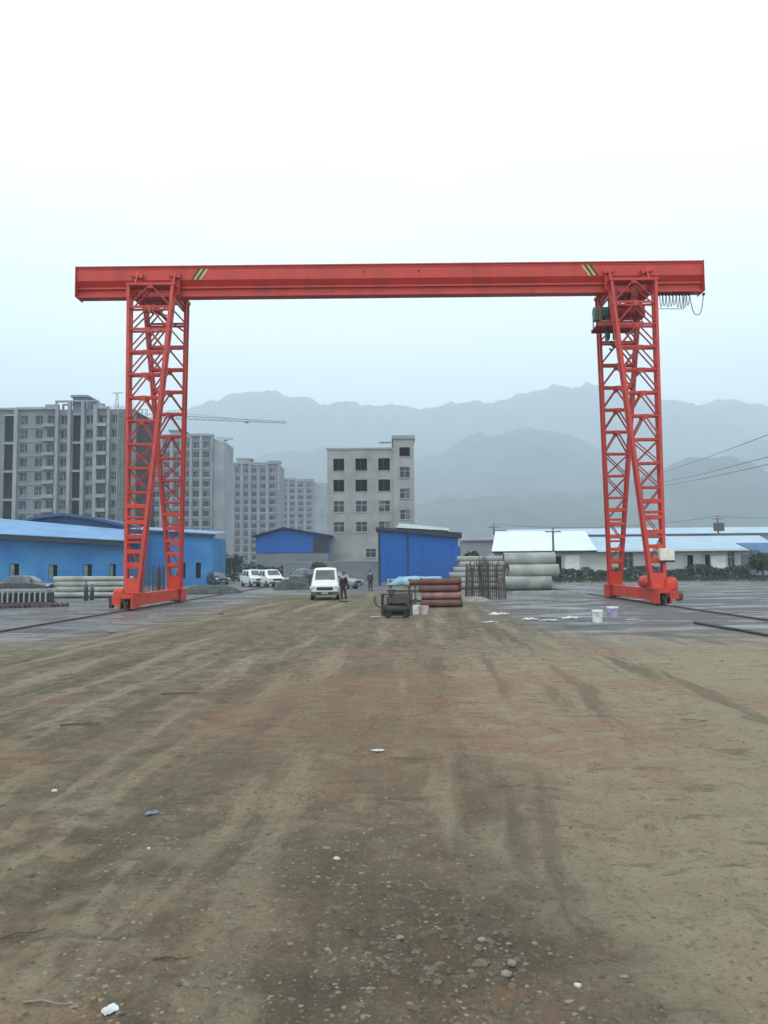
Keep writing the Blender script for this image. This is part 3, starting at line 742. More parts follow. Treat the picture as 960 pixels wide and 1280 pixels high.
# ------------------------------------------------------------------ utility poles and wires
def upole(px, Y, top_py, label, h=None):
    p = at(px, 700, Y); h = at(px, top_py, Y).z
    root = empty('utility_pole', (p.x, Y, 0), 0, label, 'utility pole', 'utility poles behind the yard')
    MB().tube([(0,0,0),(0,0,h)], .19, 10, r2=.12).build('pole', M['pole'], root)
    c = MB(); c.box(-1.0, 1.0, -.18, -.06, h-.55, h-.42)
    c.build('crossarm', M['steel'], root)
    for x in (-.85, 0, .85): MB().lathe([(.05,0),(.09,.06),(.05,.12),(.08,.18),(.03,.24)], (x, -.12, h-.42), 8).build('insulator', M['white'], root)
    return Vector((p.x, Y, h)), root
t1, r1 = upole(899, 132, 645, 'dark pole with a box transformer above the pale roof at the right')
MB().box(-.9, .9, -.55, -.2, t1.z-2.6, t1.z-1.2).build('transformer', M['steel'], r1, bevel=.05)
t2, _ = upole(692, 98, 660, 'thin pole standing in front of the white roof of the workshop')
t3, _ = upole(618, 128, 655, 'faint pole near the dim grey shed')
t4, _ = upole(826, 128, 668, 'short pole end showing just above the pale blue roof')
t5, _ = upole(1060, 120, 640, 'tall pole beyond the right edge carrying the wires')
def wire(a, b, sag, label, r=.03):
    pts = [a.lerp(b, k/24) - Vector((0,0,sag*4*(k/24)*(1-k/24))) for k in range(25)]
    o = MB().tube(pts, r, 5).build('power_line', M['wire']); tag(o, label, 'power line', 'power lines over the yard')
wire(t3, t1, 1.2, 'upper power line between the faint pole and the transformer pole')
wire(t1, t5, .6, 'power line from the transformer pole out to the right')
wire(t3-Vector((0,0,1)), t4, .5, 'low power line skimming the white roofs', .035)
t6, _ = upole(806, 210, 596, 'tall distant pole mostly hidden behind the right crane legs')
wire(t6, at(975,538,50), .4, 'highest of the three wires climbing to the right edge', .022)
wire(t6-Vector((0,0,2)), at(975,567,50), .5, 'middle of the three wires climbing to the right edge', .022)
wire(t6-Vector((0,0,3)), at(975,577,52), .4, 'lowest of the three wires climbing to the right edge', .022)

# ------------------------------------------------------------------ tower cranes far away
def tower_crane(px, Y, top_py, tip_px, tip_py, cj, label):
    p = at(px, 700, Y); h = at(px, top_py, Y).z
    root = empty('tower_crane', (p.x, Y, 0), 0, label, 'tower crane')
    m_ = MB(); s = .75
    for sx in (-s, s):
        for sy in (-s, s): m_.bar((sx, sy, 0), (sx, sy, h+3), .16)
    z_ = 0; k = 0
    while z_ < h:
        q = 1 if k % 2 else -1
        m_.bar((-s*q, -s, z_), (s*q, -s, z_+2), .09); m_.bar((-s, -s, z_+2), (s, -s, z_+2), .09); m_.bar((s, -s*q, z_), (s, s*q, z_+2), .09); z_ += 2; k += 1
    m_.build('mast', M['steel'], root)
    tip = at(tip_px, tip_py, Y); Lj = tip.x - p.x; dz = tip.z - h
    j = MB(); n = int(abs(Lj)/2.2)
    for k in range(n):
        a, b = k/n, (k+1)/n
        A = Vector((Lj*a, 0, h + dz*a)); B = Vector((Lj*b, 0, h + dz*b)); hh = Vector((0,0,1.3*(1-.6*a))); h2 = Vector((0,0,1.3*(1-.6*b)))
        j.bar(A, B, .17); j.bar(A+hh, B+h2, .14); j.bar(A, B+h2, .08); j.bar(B, B+h2, .08)
    j.build('jib', M['steel'], root)
    c = MB(); c.bar((0,0,h), (-math.copysign(cj, Lj), 0, h), .5, .3); c.build('counter_jib', M['steel'], root)
    MB().box(-math.copysign(cj, Lj)-1, -math.copysign(cj, Lj)+1, -.6, .6, h-1.4, h-.2).build('counterweight', M['conc2'], root)
    MB().box(-.9, .9, -2, -.8, h-2.6, h-.4).build('cab', M['white'], root)
    ap = MB(); ap.bar((0,0,h+3), (Lj*.6, 0, h+dz*.6+1), .07); ap.bar((0,0,h+3), (-math.copysign(cj, Lj), 0, h+.3), .07); ap.build('tie_bars', M['steel'], root)
    ap = MB(); ap.box(Lj*.72-.6, Lj*.72+.6, -.5, .5, h+dz*.72-.5, h+dz*.72-.1); ap.build('trolley', M['steel'], root)
tower_crane(178, 262, 522, 358, 529, 11, 'tower crane with a long thin horizontal jib reaching out over the towers')
tower_crane(259, 300, 552, 291, 549, 5, 'smaller distant tower crane whose head shows above the hazy tower')

# ------------------------------------------------------------------ GANTRY CRANE
YC = 42.25; XL = 13.1; ZB, ZT = 17.2, 18.90
crane = empty('gantry_crane', (0, YC, 0), 0, 'tall red gantry crane with box girder and lattice legs spanning the yard', 'gantry crane')
# girder
gx0, gx1 = -17.6, 17.35
prof = [(-.50,1.70),(-.50,1.64),(-.42,1.64),(-.42,.90),(-.20,.60),(-.20,.52),(-.27,.52),(-.27,.47),(-.12,.47),(-.12,.10),(-.30,.10),(-.30,0)]
prof = prof + [(-y, z) for y, z in reversed(prof)]
g = MB()
g.poly([(gx0, y, ZB+z) for y, z in prof], (gx1-gx0, 0, 0))
g.box(gx0-.05, gx0-.002, -.52, .52, ZB-.02, ZT+.02); g.box(gx1+.002, gx1+.05, -.52, .52, ZB-.02, ZT+.02)
for xx in np.arange(gx0+1.5, gx1-.5, 1.47):
    g.box(xx-.01, xx+.01, -.44, -.422, ZB+1.03, ZT-.08) if False else None
g.box(gx0, gx1, -.455, -.423, ZT-.16, ZT-.10)
girder = g.build('girder', M['red'], crane)
for x0, sgn in ((at(240, 340, 42).x, 1), (at(747, 340, 42).x, -1)):
    st = MB()
    for k, mi in enumerate((1, 0, 1, 0)):
        st.mi = mi; a = x0 + sgn*k*.14; dx = .46*sgn
        st.poly([(a, -.424, ZT-.78), (a+.13*sgn, -.424, ZT-.78), (a+.13*sgn+dx, -.424, ZT-.075), (a+dx, -.424, ZT-.075)], (0, -.003, 0))
    st.build('warning_marking', [M['yel'], M['blk']], girder)
for px_ in (455, 523):
    MB().lathe([(.05,-.05),(.05,0)], (at(px_, 340, 42).x, -.425, ZT-.42), 10, 'Y').build('lifting_lug', M['blk'], girder)
# weld seams of the web plates
for xx in (-15.2, -12.1, -9.1, -3.1, 0, 3.0, 9.1, 12.2, 15.1):
    MB().box(xx-.012, xx+.012, -.426, -.4205, ZB+.93, ZT-.17).build('weld_seam', M['redd'], girder)
# splice plates
for xx in (-6.2, 6.0):
    MB().box(xx-.25, xx+.25, -.432, -.423, ZB+.95, ZT-.2).build('splice_plate', M['red'], girder)

def leg(side, fb):
    """side -1 left, +1 right; fb -1 near, +1 far"""
    o = bpy.data.objects.new('leg', None)
    root = crane
    ych = 1.3*fb; ybt = 3.75*fb; z0, z1 = .85, 17.42
    def cp(t, out, k):     # t 0 bottom .. 1 top
        xo = 13.40 + (14.30-13.40)*t; xi = 12.80 + (11.90-12.80)*t
        y = ybt + (ych-ybt)*t; d = .17 + .08*t
        return Vector((side*(xo if out else xi), y + k*d, z0 + (z1-z0)*t))
    ch = MB(); w_ = .15
    for out in (0, 1):
        for k in (-1, 1): ch.bar(cp(0, out, k), cp(1, out, k), w_, w_, up=(0,1,0))
    lg = ch.build('leg', M['red'], crane)
    N = 13; ts = [k/N for k in range(N+1)]
    dg = MB()
    off = .0 if fb < 0 else .35/N
    for k in range(1, N+1):
        t = ts[k]; hz = MB()
        for q in (-1, 1):
            a, b = cp(t, 0, q), cp(t, 1, q); hz.bar(a, b, .085, .11)
            tb = ts[k-1]; c = (a+b)/2
            if k >= 7:
                dg.bar(c + Vector((0, q*.045, 0)), cp(tb, 0, q) + Vector((0, q*.045, .05)), .07); dg.bar(c + Vector((0, q*.045, 0)), cp(tb, 1, q) + Vector((0, q*.045, .05)), .07)
                ww = .17; gs = MB()
                gs.poly([c + Vector((-ww, q*.075, .06)), c + Vector((ww, q*.075, .06)), c + Vector((ww*.8, q*.075, -.10)), c + Vector((0, q*.075, -.26)), c + Vector((-ww*.8, q*.075, -.10))], (0, q*.02, 0)); gs.build('gusset_plate', M['red'], lg)
            elif k >= 5:
                dg.bar(a + Vector((0, q*.03, 0)), cp(tb, 1, q) + Vector((0, q*.03, 0)), .055); dg.bar(b - Vector((0, q*.03, 0)), cp(tb, 0, q) - Vector((0, q*.03, 0)), .055)
            else:
                m1, m2 = (a, cp(tb, 1, q)) if k % 2 else (b, cp(tb, 0, q)); dg.bar(m1, m2, .05)
        for out in (0, 1):
            hz.bar(cp(t, out, -1), cp(t, out, 1), .06)
            dg.bar(cp(ts[k-1], out, -1 if k % 2 else 1), cp(t, out, 1 if k % 2 else -1), .045)
        hz.build('cross_brace', M['red'], lg)
    dg.build('lacing', M['redd'], lg)
    # plated foot
    ft = MB(); t3 = .13
    A = [cp(0, 0, -1), cp(0, 1, -1), cp(t3, 1, -1), cp(t3, 0, -1)]
    for q in (-1, 1):
        P = [cp(0, 0, q), cp(0, 1, q), cp(.045, 1, q), cp(.045, 0, q)]
        ft.poly([p + Vector((0, q*.075, 0)) for p in P], (0, q*.012, 0))
        for kk in (.085, .125, .17, .215, .265):
            a, b = cp(kk, 0, q), cp(kk, 1, q); MB().bar(a + Vector((0, q*.075, 0)), b + Vector((0, q*.075, 0)), .02, .20).build('batten_plate', M['redb'], lg)
    c0 = (cp(0, 0, 1)+cp(0, 1, -1))/2
    ft.box(c0.x-.52, c0.x+.52, c0.y-.34, c0.y+.34, z0-.03, z0+.03)
    ft.build('foot_plate', M['redb'], lg)
    # head plate and bracing up to the girder
    hp = MB(); c1 = (cp(1, 0, 1)+cp(1, 1, -1))/2
    hp.box(c1.x-1.33, c1.x+1.33, c1.y-.36, c1.y+.36, z1-.04, z1+.10)
    hp.build('head_plate', M['red'], lg)
for sd in (-1, 1):
    for fb in (-1, 1): leg(sd, fb)
# saddles: beams in depth that carry the girder, and the clamping lugs beside the web
for sd in (-1, 1):
    for xo in (14.15, 12.05):
        sb = MB(); x = sd*xo
        sb.box(x-.11, x+.11, -1.05, 1.05, 17.06, 17.19)
        sb.box(x-.03, x+.03, -1.15, 1.15, 16.80, 17.058)
        saddle = sb.build('saddle', M['red'], crane)
        for q in (-1, 1):
            lb = MB()
            lb.poly([(x-.03, q*1.0, 17.192), (x-.03, q*.46, 17.192), (x-.03, q*.46, 18.5), (x-.03, q*.60, 18.5), (x-.03, q*.98, 17.6)], (.06, 0, 0))
            lb.box(x-.22, x+.22, q*.46-.02 if q > 0 else q*.46-.03, q*.46+.03 if q > 0 else q*.46+.02, 17.25, 18.52)
            lb.bar((x-.32*sd, q*.60, 18.25), (x+.34*sd, q*.54, 18.42), .10, .24)
            lb.build('clamp', M['red'], saddle)
    # cross member between near and far leg heads
    cb = MB()
    for z_ in (16.35,):
        cb.bar((sd*13.0, -1.3, z_), (sd*13.0, 1.3, z_), .12, .18)
    for q in (-1, 1): cb.bar((sd*12.1, q*1.35, 15.75), (sd*14.1, -q*1.35, 16.9), .07) 
    cb.build('head_brace', M['redd'], crane)
# ground beams with bogies
for sd in (-1, 1):
    x = sd*XL
    gb = MB(); gb.box(x-.22, x+.22, -3.75, 4.0, .26, .82); gb.box(x-.27, x+.27, -3.8, 4.05, .822, .85) if False else None
    gb.box(x-.25, x+.25, -3.70, 3.95, .22, .258)
    beam = gb.build('ground_beam', M['redb'], crane, bevel=.015)
    for yy in (-4.15, 4.35):
        bg_ = MB(); bg_.box(x-.34, x-.24, yy-.62, yy+.62, .10, .80); bg_.box(x+.24, x+.34, yy-.62, yy+.62, .10, .80); bg_.box(x-.24, x+.24, yy-.60, yy+.60, .60, .79)
        bog = bg_.build('bogie', M['redb'], crane, bevel=.02)
        for q in (-.32, .32): MB().lathe([(.27,-.10),(.27,-.07),(.22,-.06),(.22,.06),(.27,.07),(.27,.10)], (x, yy+q, .33), 22, 'X').build('wheel', M['steel'], bog)
        yb = yy + math.copysign(.62, yy)
        MB().lathe([(.07,0),(.07,math.copysign(.14, yy)),(.11,math.copysign(.15, yy)),(.11,math.copysign(.26, yy))], (x+sd*.05, yb, .52), 14, 'Y').build('buffer', M['blk'], bog)
        MB().box(x-.05, x+.05, yb, yb+math.copysign(.05, yy), .08, .5).build('rail_sweep', M['steel'], bog)
    # drive: upright geared motor with a domed cover beside the near bogie
    md = MB(); cx = x + sd*.58; yy = -4.0
    md.lathe([(.05,.72),(.30,.72),(.33,.80),(.33,1.10),(.27,1.28),(.14,1.38),(.02,1.40)] if sd > 0 else [(.05,.62),(.24,.62),(.27,.70),(.27,.96),(.2,1.08),(.02,1.12)], (cx, yy, 0), 18)
    md.box(cx-.26, cx+.26, yy-.30, yy+.30, .30, .70)
    md.tube([(x+sd*.34, yy, .42), (cx, yy, .42)], .16, 12)
    md.build('drive_motor', M['redb'], crane, smooth=False)
    if sd > 0:
        mm = MB(); mm.lathe([(.20,0),(.24,.02),(.24,.26),(.20,.30)], (cx+.20, yy-.05, .46), 16, 'X'); mm.build('gearbox', M['rust'], crane)
        d2 = MB(); d2.lathe([(.02,-.55),(.2,-.52),(.3,-.4),(.34,-.1),(.34,.3),(.28,.42)], (x-.30, -2.95, 1.12), 18, 'Y'); d2.build('motor_cover', M['red'], crane, smooth=True)
    else:
        mm = MB(); mm.box(x-1.02, x-.88, yy-.18, yy+.16, .12, .62); mm.build('brake_box', M['blk'], crane)
# lower cross-tie of each pair of legs, gantry ladder on the right near leg
cbx = at(829, 693, 38.9)
cab = MB(); cab.box(cbx.x-.36, cbx.x+.36, -3.95, -3.62, cbx.z-.30, cbx.z+.30); cab.mi = 1; cab.box(cbx.x-.36, cbx.x+.36, -3.93, -3.64, cbx.z-.40, cbx.z-.302)
cab.build('control_cabinet', [M['cabinet'], M['blk']], crane, bevel=.01)
# hoist
h = empty('hoist'); h.parent = crane
HX = 12.95; HZ = 16.15
q = MB(); q.lathe([(.20,-.85),(.36,-.84),(.38,-.78),(.33,-.74),(.33,.62),(.38,.66),(.38,.74),(.2,.76)], (HX, 0, HZ), 22, 'X'); q.build('drum', M['redd'], h)
q = MB(); q.lathe([(.1,-.50),(.26,-.48),(.30,-.40),(.30,.30),(.24,.38)], (HX-1.18, .05, HZ+.02), 18, 'X')
q.box(HX-1.50, HX-.95, -.34, .36, HZ-.32, HZ-.12); q.build('motor', M['green'], h)
q = MB(); q.box(HX+.78, HX+1.15, -.32, .32, HZ-.36, HZ+.36); q.build('gearbox', M['redd'], h, bevel=.04)
q = MB()
for dx in (-.55, .55):
    for sy in (-1, 1):
        q.box(HX+dx-.18, HX+dx+.18, sy*.34-.02, sy*.34+.02, HZ+.30, ZB+.34)
        q.lathe([(.10,-.03),(.13,-.02),(.13,.03)], (HX+dx, sy*.26, ZB+.22), 14, 'Y')
q.box(HX-.85, HX+.85, -.36, .36, HZ+.26, HZ+.32)
q.build('trolley', M['redd'], h)
q = MB(); q.box(HX-1.62, HX+.9, -.75, -.71, HZ-.98, HZ-.78); q.box(HX-1.62, HX+.9, .71, .75, HZ-.98, HZ-.78)
for dx in (-1.5, -.9, .2, .8): q.box(HX+dx-.03, HX+dx+.03, -.72, -.70, HZ-.78, HZ+.28); q.box(HX+dx-.03, HX+dx+.03, .70, .72, HZ-.78, HZ+.28)
q.box(HX-1.6, HX+.85, -.708, .708, HZ-.84, HZ-.80)
q.build('hoist_frame', M['redd'], h)
hb = MB()
for dx in (-.20, .20): hb.lathe([(.28,-.06),(.28,.06)], (HX-.72+dx, -.1, HZ-1.35), 16, 'X')
hb.box(HX-.72-.30, HX-.72-.27, -.34, .14, HZ-1.72, HZ-1.1); hb.box(HX-.72+.27, HX-.72+.30, -.34, .14, HZ-1.72, HZ-1.1)
hb.tube([(HX-.72, -.1, HZ-1.65), (HX-.72, -.1, HZ-1.9), (HX-.60, -.1, HZ-2.05), (HX-.72, -.1, HZ-2.2), (HX-.86, -.1, HZ-2.1)], .06, 8)
hb.build('hook_block', M['blk'], h)
rp = MB()
for dx in (-.42, -.05): rp.tube([(HX-.72+dx+.2, -.1, HZ-1.2), (HX-.6+dx, -.05, HZ-.3)], .02, 5); rp.tube([(HX-.60+dx+.2, -.05, HZ-1.2), (HX-.5+dx, -.05, HZ-.3)], .02, 5)
rp.build('wire_rope', M['blk'], h)
q = MB(); q.box(HX-1.75, HX-1.30, -.55, -.18, HZ-.62, HZ-.02); q.build('electric_box', M['green'], h, bevel=.03)
# festoon
fc = MB(); xs_ = [at(824 + 4.2*k, 368, YC).x for k in range(10)]
for a, b in zip(xs_[:-1], xs_[1:]):
    dz = rnd.uniform(.62, .82)
    fc.tube([(a + (b-a)*t_, -.05 + .1*math.sin(t_*3), ZB - .02 - dz*(1-abs(2*t_-1)**2.6)) for t_ in [i/12 for i in range(13)]], .022, 5, cap=False)
a, b = xs_[-1], at(879.5, 368, YC).x
fc.tube([(a + (b-a)*t_, 0, ZB - .02 - 1.22*(1-abs(2*t_-1)**3)) for t_ in [i/20 for i in range(21)]], .026, 5, cap=False)
fe = fc.build('festoon_cable', M['cable'], crane)
for x in xs_ + [b]: MB().box(x-.05, x+.05, -.09, .09, ZB-.12, ZB-.003).build('cable_trolley', M['blk'], fe)
dr = MB(); dr.bar((xs_[0], .45, ZB-.72), (xs_[-2], .45, ZB-.74), .03); dr.bar((xs_[0], .45, ZB-.72), (xs_[0], .25, ZB-.02), .03); dr.bar((xs_[-2], .45, ZB-.74), (xs_[-2], .25, ZB-.02), .03)
dr.build('conductor_bar', M['cable'], crane)

# rails on the ground
for sd, lb in ((-1, 'rusty crane rail on concrete sleepers under the left legs'), (1, 'rusty crane rail on concrete sleepers under the right legs')):
    root = empty('crane_rail', (sd*XL, 0, 0), 0, lb, 'rail', 'rails the gantry crane runs on')
    m_ = MB(); y0, y1 = 14., 78.
    m_.box(-.065, .065, y0, y1, .015, .03); m_.box(-.012, .012, y0, y1, .03, .055); m_.box(-.035, .035, y0, y1, .0551, .075)
    m_.build('rail', M['rust'], root)
    MB().box(-.22, .22, y0-.2, y1+.2, -.08, .008).build('track_bed', M['bed'], root)

# ------------------------------------------------------------------ vehicles
def vehicle(name, label, cat, loc, rz, paint, st, hw, wheels, hood, ws, sides, group=None, lampz=.72, plate=True):
    """st: stations (y, zbot, zbelt, zroof, half belt, half roof); the front faces -y"""
    root = empty(name, loc, rz, label, cat, group)
    b = MB(); rings = []
    for (y, zb, zl, zr, wb, wr) in st:
        P = [(-wb*.94,zb),(-wb,zb+.16),(-wb,zl),(-wr,zr-.05),(-wr+.10,zr),(0,zr+.03),(wr-.10,zr),(wr,zr-.05),(wb,zl),(wb,zb+.16),(wb*.94,zb)]
        rings.append([b.b.verts.new((x, y, z)) for x, z in P])
    for r0, r1 in zip(rings[:-1], rings[1:]):
        for i in range(11): b._f([r0[i], r0[(i+1) % 11], r1[(i+1) % 11], r1[i]])
    b._f(rings[0]); b._f(rings[-1][::-1])
    body = b.build('body', paint, root, bevel=.06, smooth=False); body.modifiers[0].segments = 3; body.modifiers[0].angle_limit = R(14)
    def lerp(a, c, t): return tuple(a[i] + (c[i]-a[i])*t for i in range(6))
    def stat(y):
        for a, c in zip(st[:-1], st[1:]):
            if a[0] <= y <= c[0]: return lerp(a, c, (y-a[0])/(c[0]-a[0]))
    # windscreen
    s0, s1 = stat(ws[0]), stat(ws[1]); m_ = MB(); o_ = -.012
    def wsp(t, sx): s = stat(ws[0] + (ws[1]-ws[0])*t); return Vector((sx*(s[5]-.13), s[0]+o_, s[3]+.028))
    m_.poly([wsp(.04,-1), wsp(.04,1), wsp(.94,1), wsp(.94,-1)], (0, .008, 0)); m_.build('windscreen', M['carglass'], root)
    for ya, yb in sides:
        for sx in (-1, 1):
            def sp(y, t):
                s = stat(y); return Vector((sx*(s[4] + (s[5]-s[4])*t + .006), y, s[2] + (s[3]-.05-s[2])*t))
            MB().poly([sp(ya,.12), sp(yb,.12), sp(yb,.86), sp(min(ya+.12, yb-.05),.86)], (sx*.006, 0, 0)).build('side_window', M['carglass'], root)
    f0 = st[0]
    for sx in (-1, 1):
        MB().box(sx*(hw-.12)-.17, sx*(hw-.12)+.13 if sx > 0 else sx*(hw-.12)+.17, f0[0]-.03, f0[0]+.10, lampz-.09, lampz+.10).build('headlight', M['lamp'], root, bevel=.03)
        MB().box(sx*(hw+.02), sx*(hw+.17), ws[0]+.25, ws[0]+.36, hood+.02, hood+.24).build('door_mirror', M['blk'], root, bevel=.02)
    g_ = MB(); g_.box(-.50, .50, f0[0]-.02, f0[0]+.02, lampz-.16, lampz+.03); g_.box(-.3, .3, f0[0]+.02, f0[0]+.03, lampz+.06, lampz+.08)
    g_.build('grille', M['blk'], root)
    g_ = MB(); g_.box(-hw+.03, hw-.03, f0[0]-.07, f0[0]+.05, f0[1]-.02, f0[1]+.20); g_.mi = 1; g_.box(-.5, .5, f0[0]-.075, f0[0]-.071, f0[1]+.02, f0[1]+.12)
    g_.build('bumper', [M['bumper'], M['blk']], root, bevel=.02)
    MB().box(-.20, .20, f0[0]-.085, f0[0]-.077, f0[1]+.06, f0[1]+.15).build('number_plate', M['frame'], root)
    MB().box(-.34, .34, st[-1][0]-.02, st[-1][0]+.05, f0[1]+.05, f0[1]+.3).build('rear_bumper', M['blk'], root)
    wr = wheels[0]
    for y in wheels[1:]:
        for sx in (-1, 1):
            w_ = MB(); w_.lathe([(wr*.62,-.10),(wr*.95,-.10),(wr,-.07),(wr,.07),(wr*.95,.10),(wr*.62,.10)], (sx*(hw-.08), y, wr), 20, 'X'); wo = w_.build('wheel', M['tyre'], root)
            MB().lathe([(.02,-.105),(wr*.6,-.105),(wr*.62,.0),(wr*.6,.105),(.02,.105)], (sx*(hw-.075), y, wr), 16, 'X').build('rim', M['rim'], wo)
    return root
van_st = [(0,.34,.70,.88,.78,.66),(.12,.30,.85,1.00,.84,.74),(.75,.30,1.02,1.16,.87,.76),(1.55,.30,1.10,1.86,.88,.70),(1.95,.30,1.10,1.99,.88,.70),(4.3,.30,1.10,1.99,.88,.70),(4.7,.34,1.10,1.88,.86,.68)]
p = gr(406, 750.5)
vehicle('minivan', 'white minivan facing the camera, parked beside the person in a dark coat', 'van', (p.x, p.y, 0), R(4), M['vwhite'], van_st, .87, (.31, .85, 3.8), 1.0, (.80, 1.56), ((1.5,2.35),(2.45,3.3),(3.4,4.4)), lampz=.78)
car_st = [(0,.32,.62,.76,.74,.62),(.15,.25,.74,.86,.84,.74),(1.1,.25,.88,1.00,.88,.76),(1.85,.25,.93,1.48,.89,.64),(2.3,.25,.93,1.56,.89,.64),(3.4,.25,.95,1.54,.89,.64),(4.05,.28,.93,1.15,.86,.68),(4.3,.32,.85,1.0,.80,.66)]
suv_st = [(0,.40,.80,.95,.78,.66),(.15,.34,.92,1.04,.88,.76),(.95,.34,1.02,1.14,.91,.78),(1.6,.34,1.10,1.72,.92,.70),(2.0,.34,1.10,1.80,.92,.70),(4.0,.34,1.10,1.78,.92,.70),(4.5,.38,1.08,1.50,.88,.68)]
def car_at(px, py, Y, rz, *a, **k):
    p = at(px, py, Y); vehicle(a[0], a[1], a[2], (p.x, Y, 0), rz, *a[3:], **k)
car_at(326, 720, 80, R(28), 'parked_car', 'white van at left of the pair parked nose out before the gabled blue shed', 'car', M['vwhite'], suv_st, .90, (.36, .9, 3.6), 1.1, (1.0, 1.62), ((1.65,2.5),(2.6,3.4),(3.5,4.2)), group='white vehicles parked by the gabled shed', lampz=.85)
car_at(347, 720, 78, R(28), 'parked_car', 'white car at right of the pair parked nose out before the gabled blue shed', 'car', M['vwhite'], suv_st, .90, (.36, .9, 3.6), 1.1, (1.0, 1.62), ((1.65,2.5),(2.6,3.4),(3.5,4.2)), group='white vehicles parked by the gabled shed', lampz=.85)
car_at(279, 715, 92, R(35), 'parked_car', 'dark car with a pale bonnet parked at the corner of the blue shed bay', 'car', M['vdark'], car_st, .87, (.32, .8, 3.4), 1.0, (1.12, 1.9), ((1.9,2.7),(2.8,3.6)))
car_at(367, 714, 90, R(-20), 'parked_car', 'dark grey car standing behind the white pair, left of the white minivan', 'car', M['vdark'], suv_st, .90, (.36, .9, 3.6), 1.1, (1.0, 1.62), ((1.65,2.5),(2.6,3.4)))
car_at(66, 720, 66, R(88), 'parked_car', 'black car parked broadside behind the pale steel rack at the left edge', 'car', M['vdark'], car_st, .87, (.32, .8, 3.4), 1.0, (1.12, 1.9), ((1.9,2.7),(2.8,3.6)))
car_at(448, 722, 70, R(62), 'parked_car', 'light grey car parked broadside behind the person in a dark coat', 'car', M['vgrey'], car_st, .87, (.32, .8, 3.4), 1.0, (1.12, 1.9), ((1.9,2.7),(2.8,3.6)))

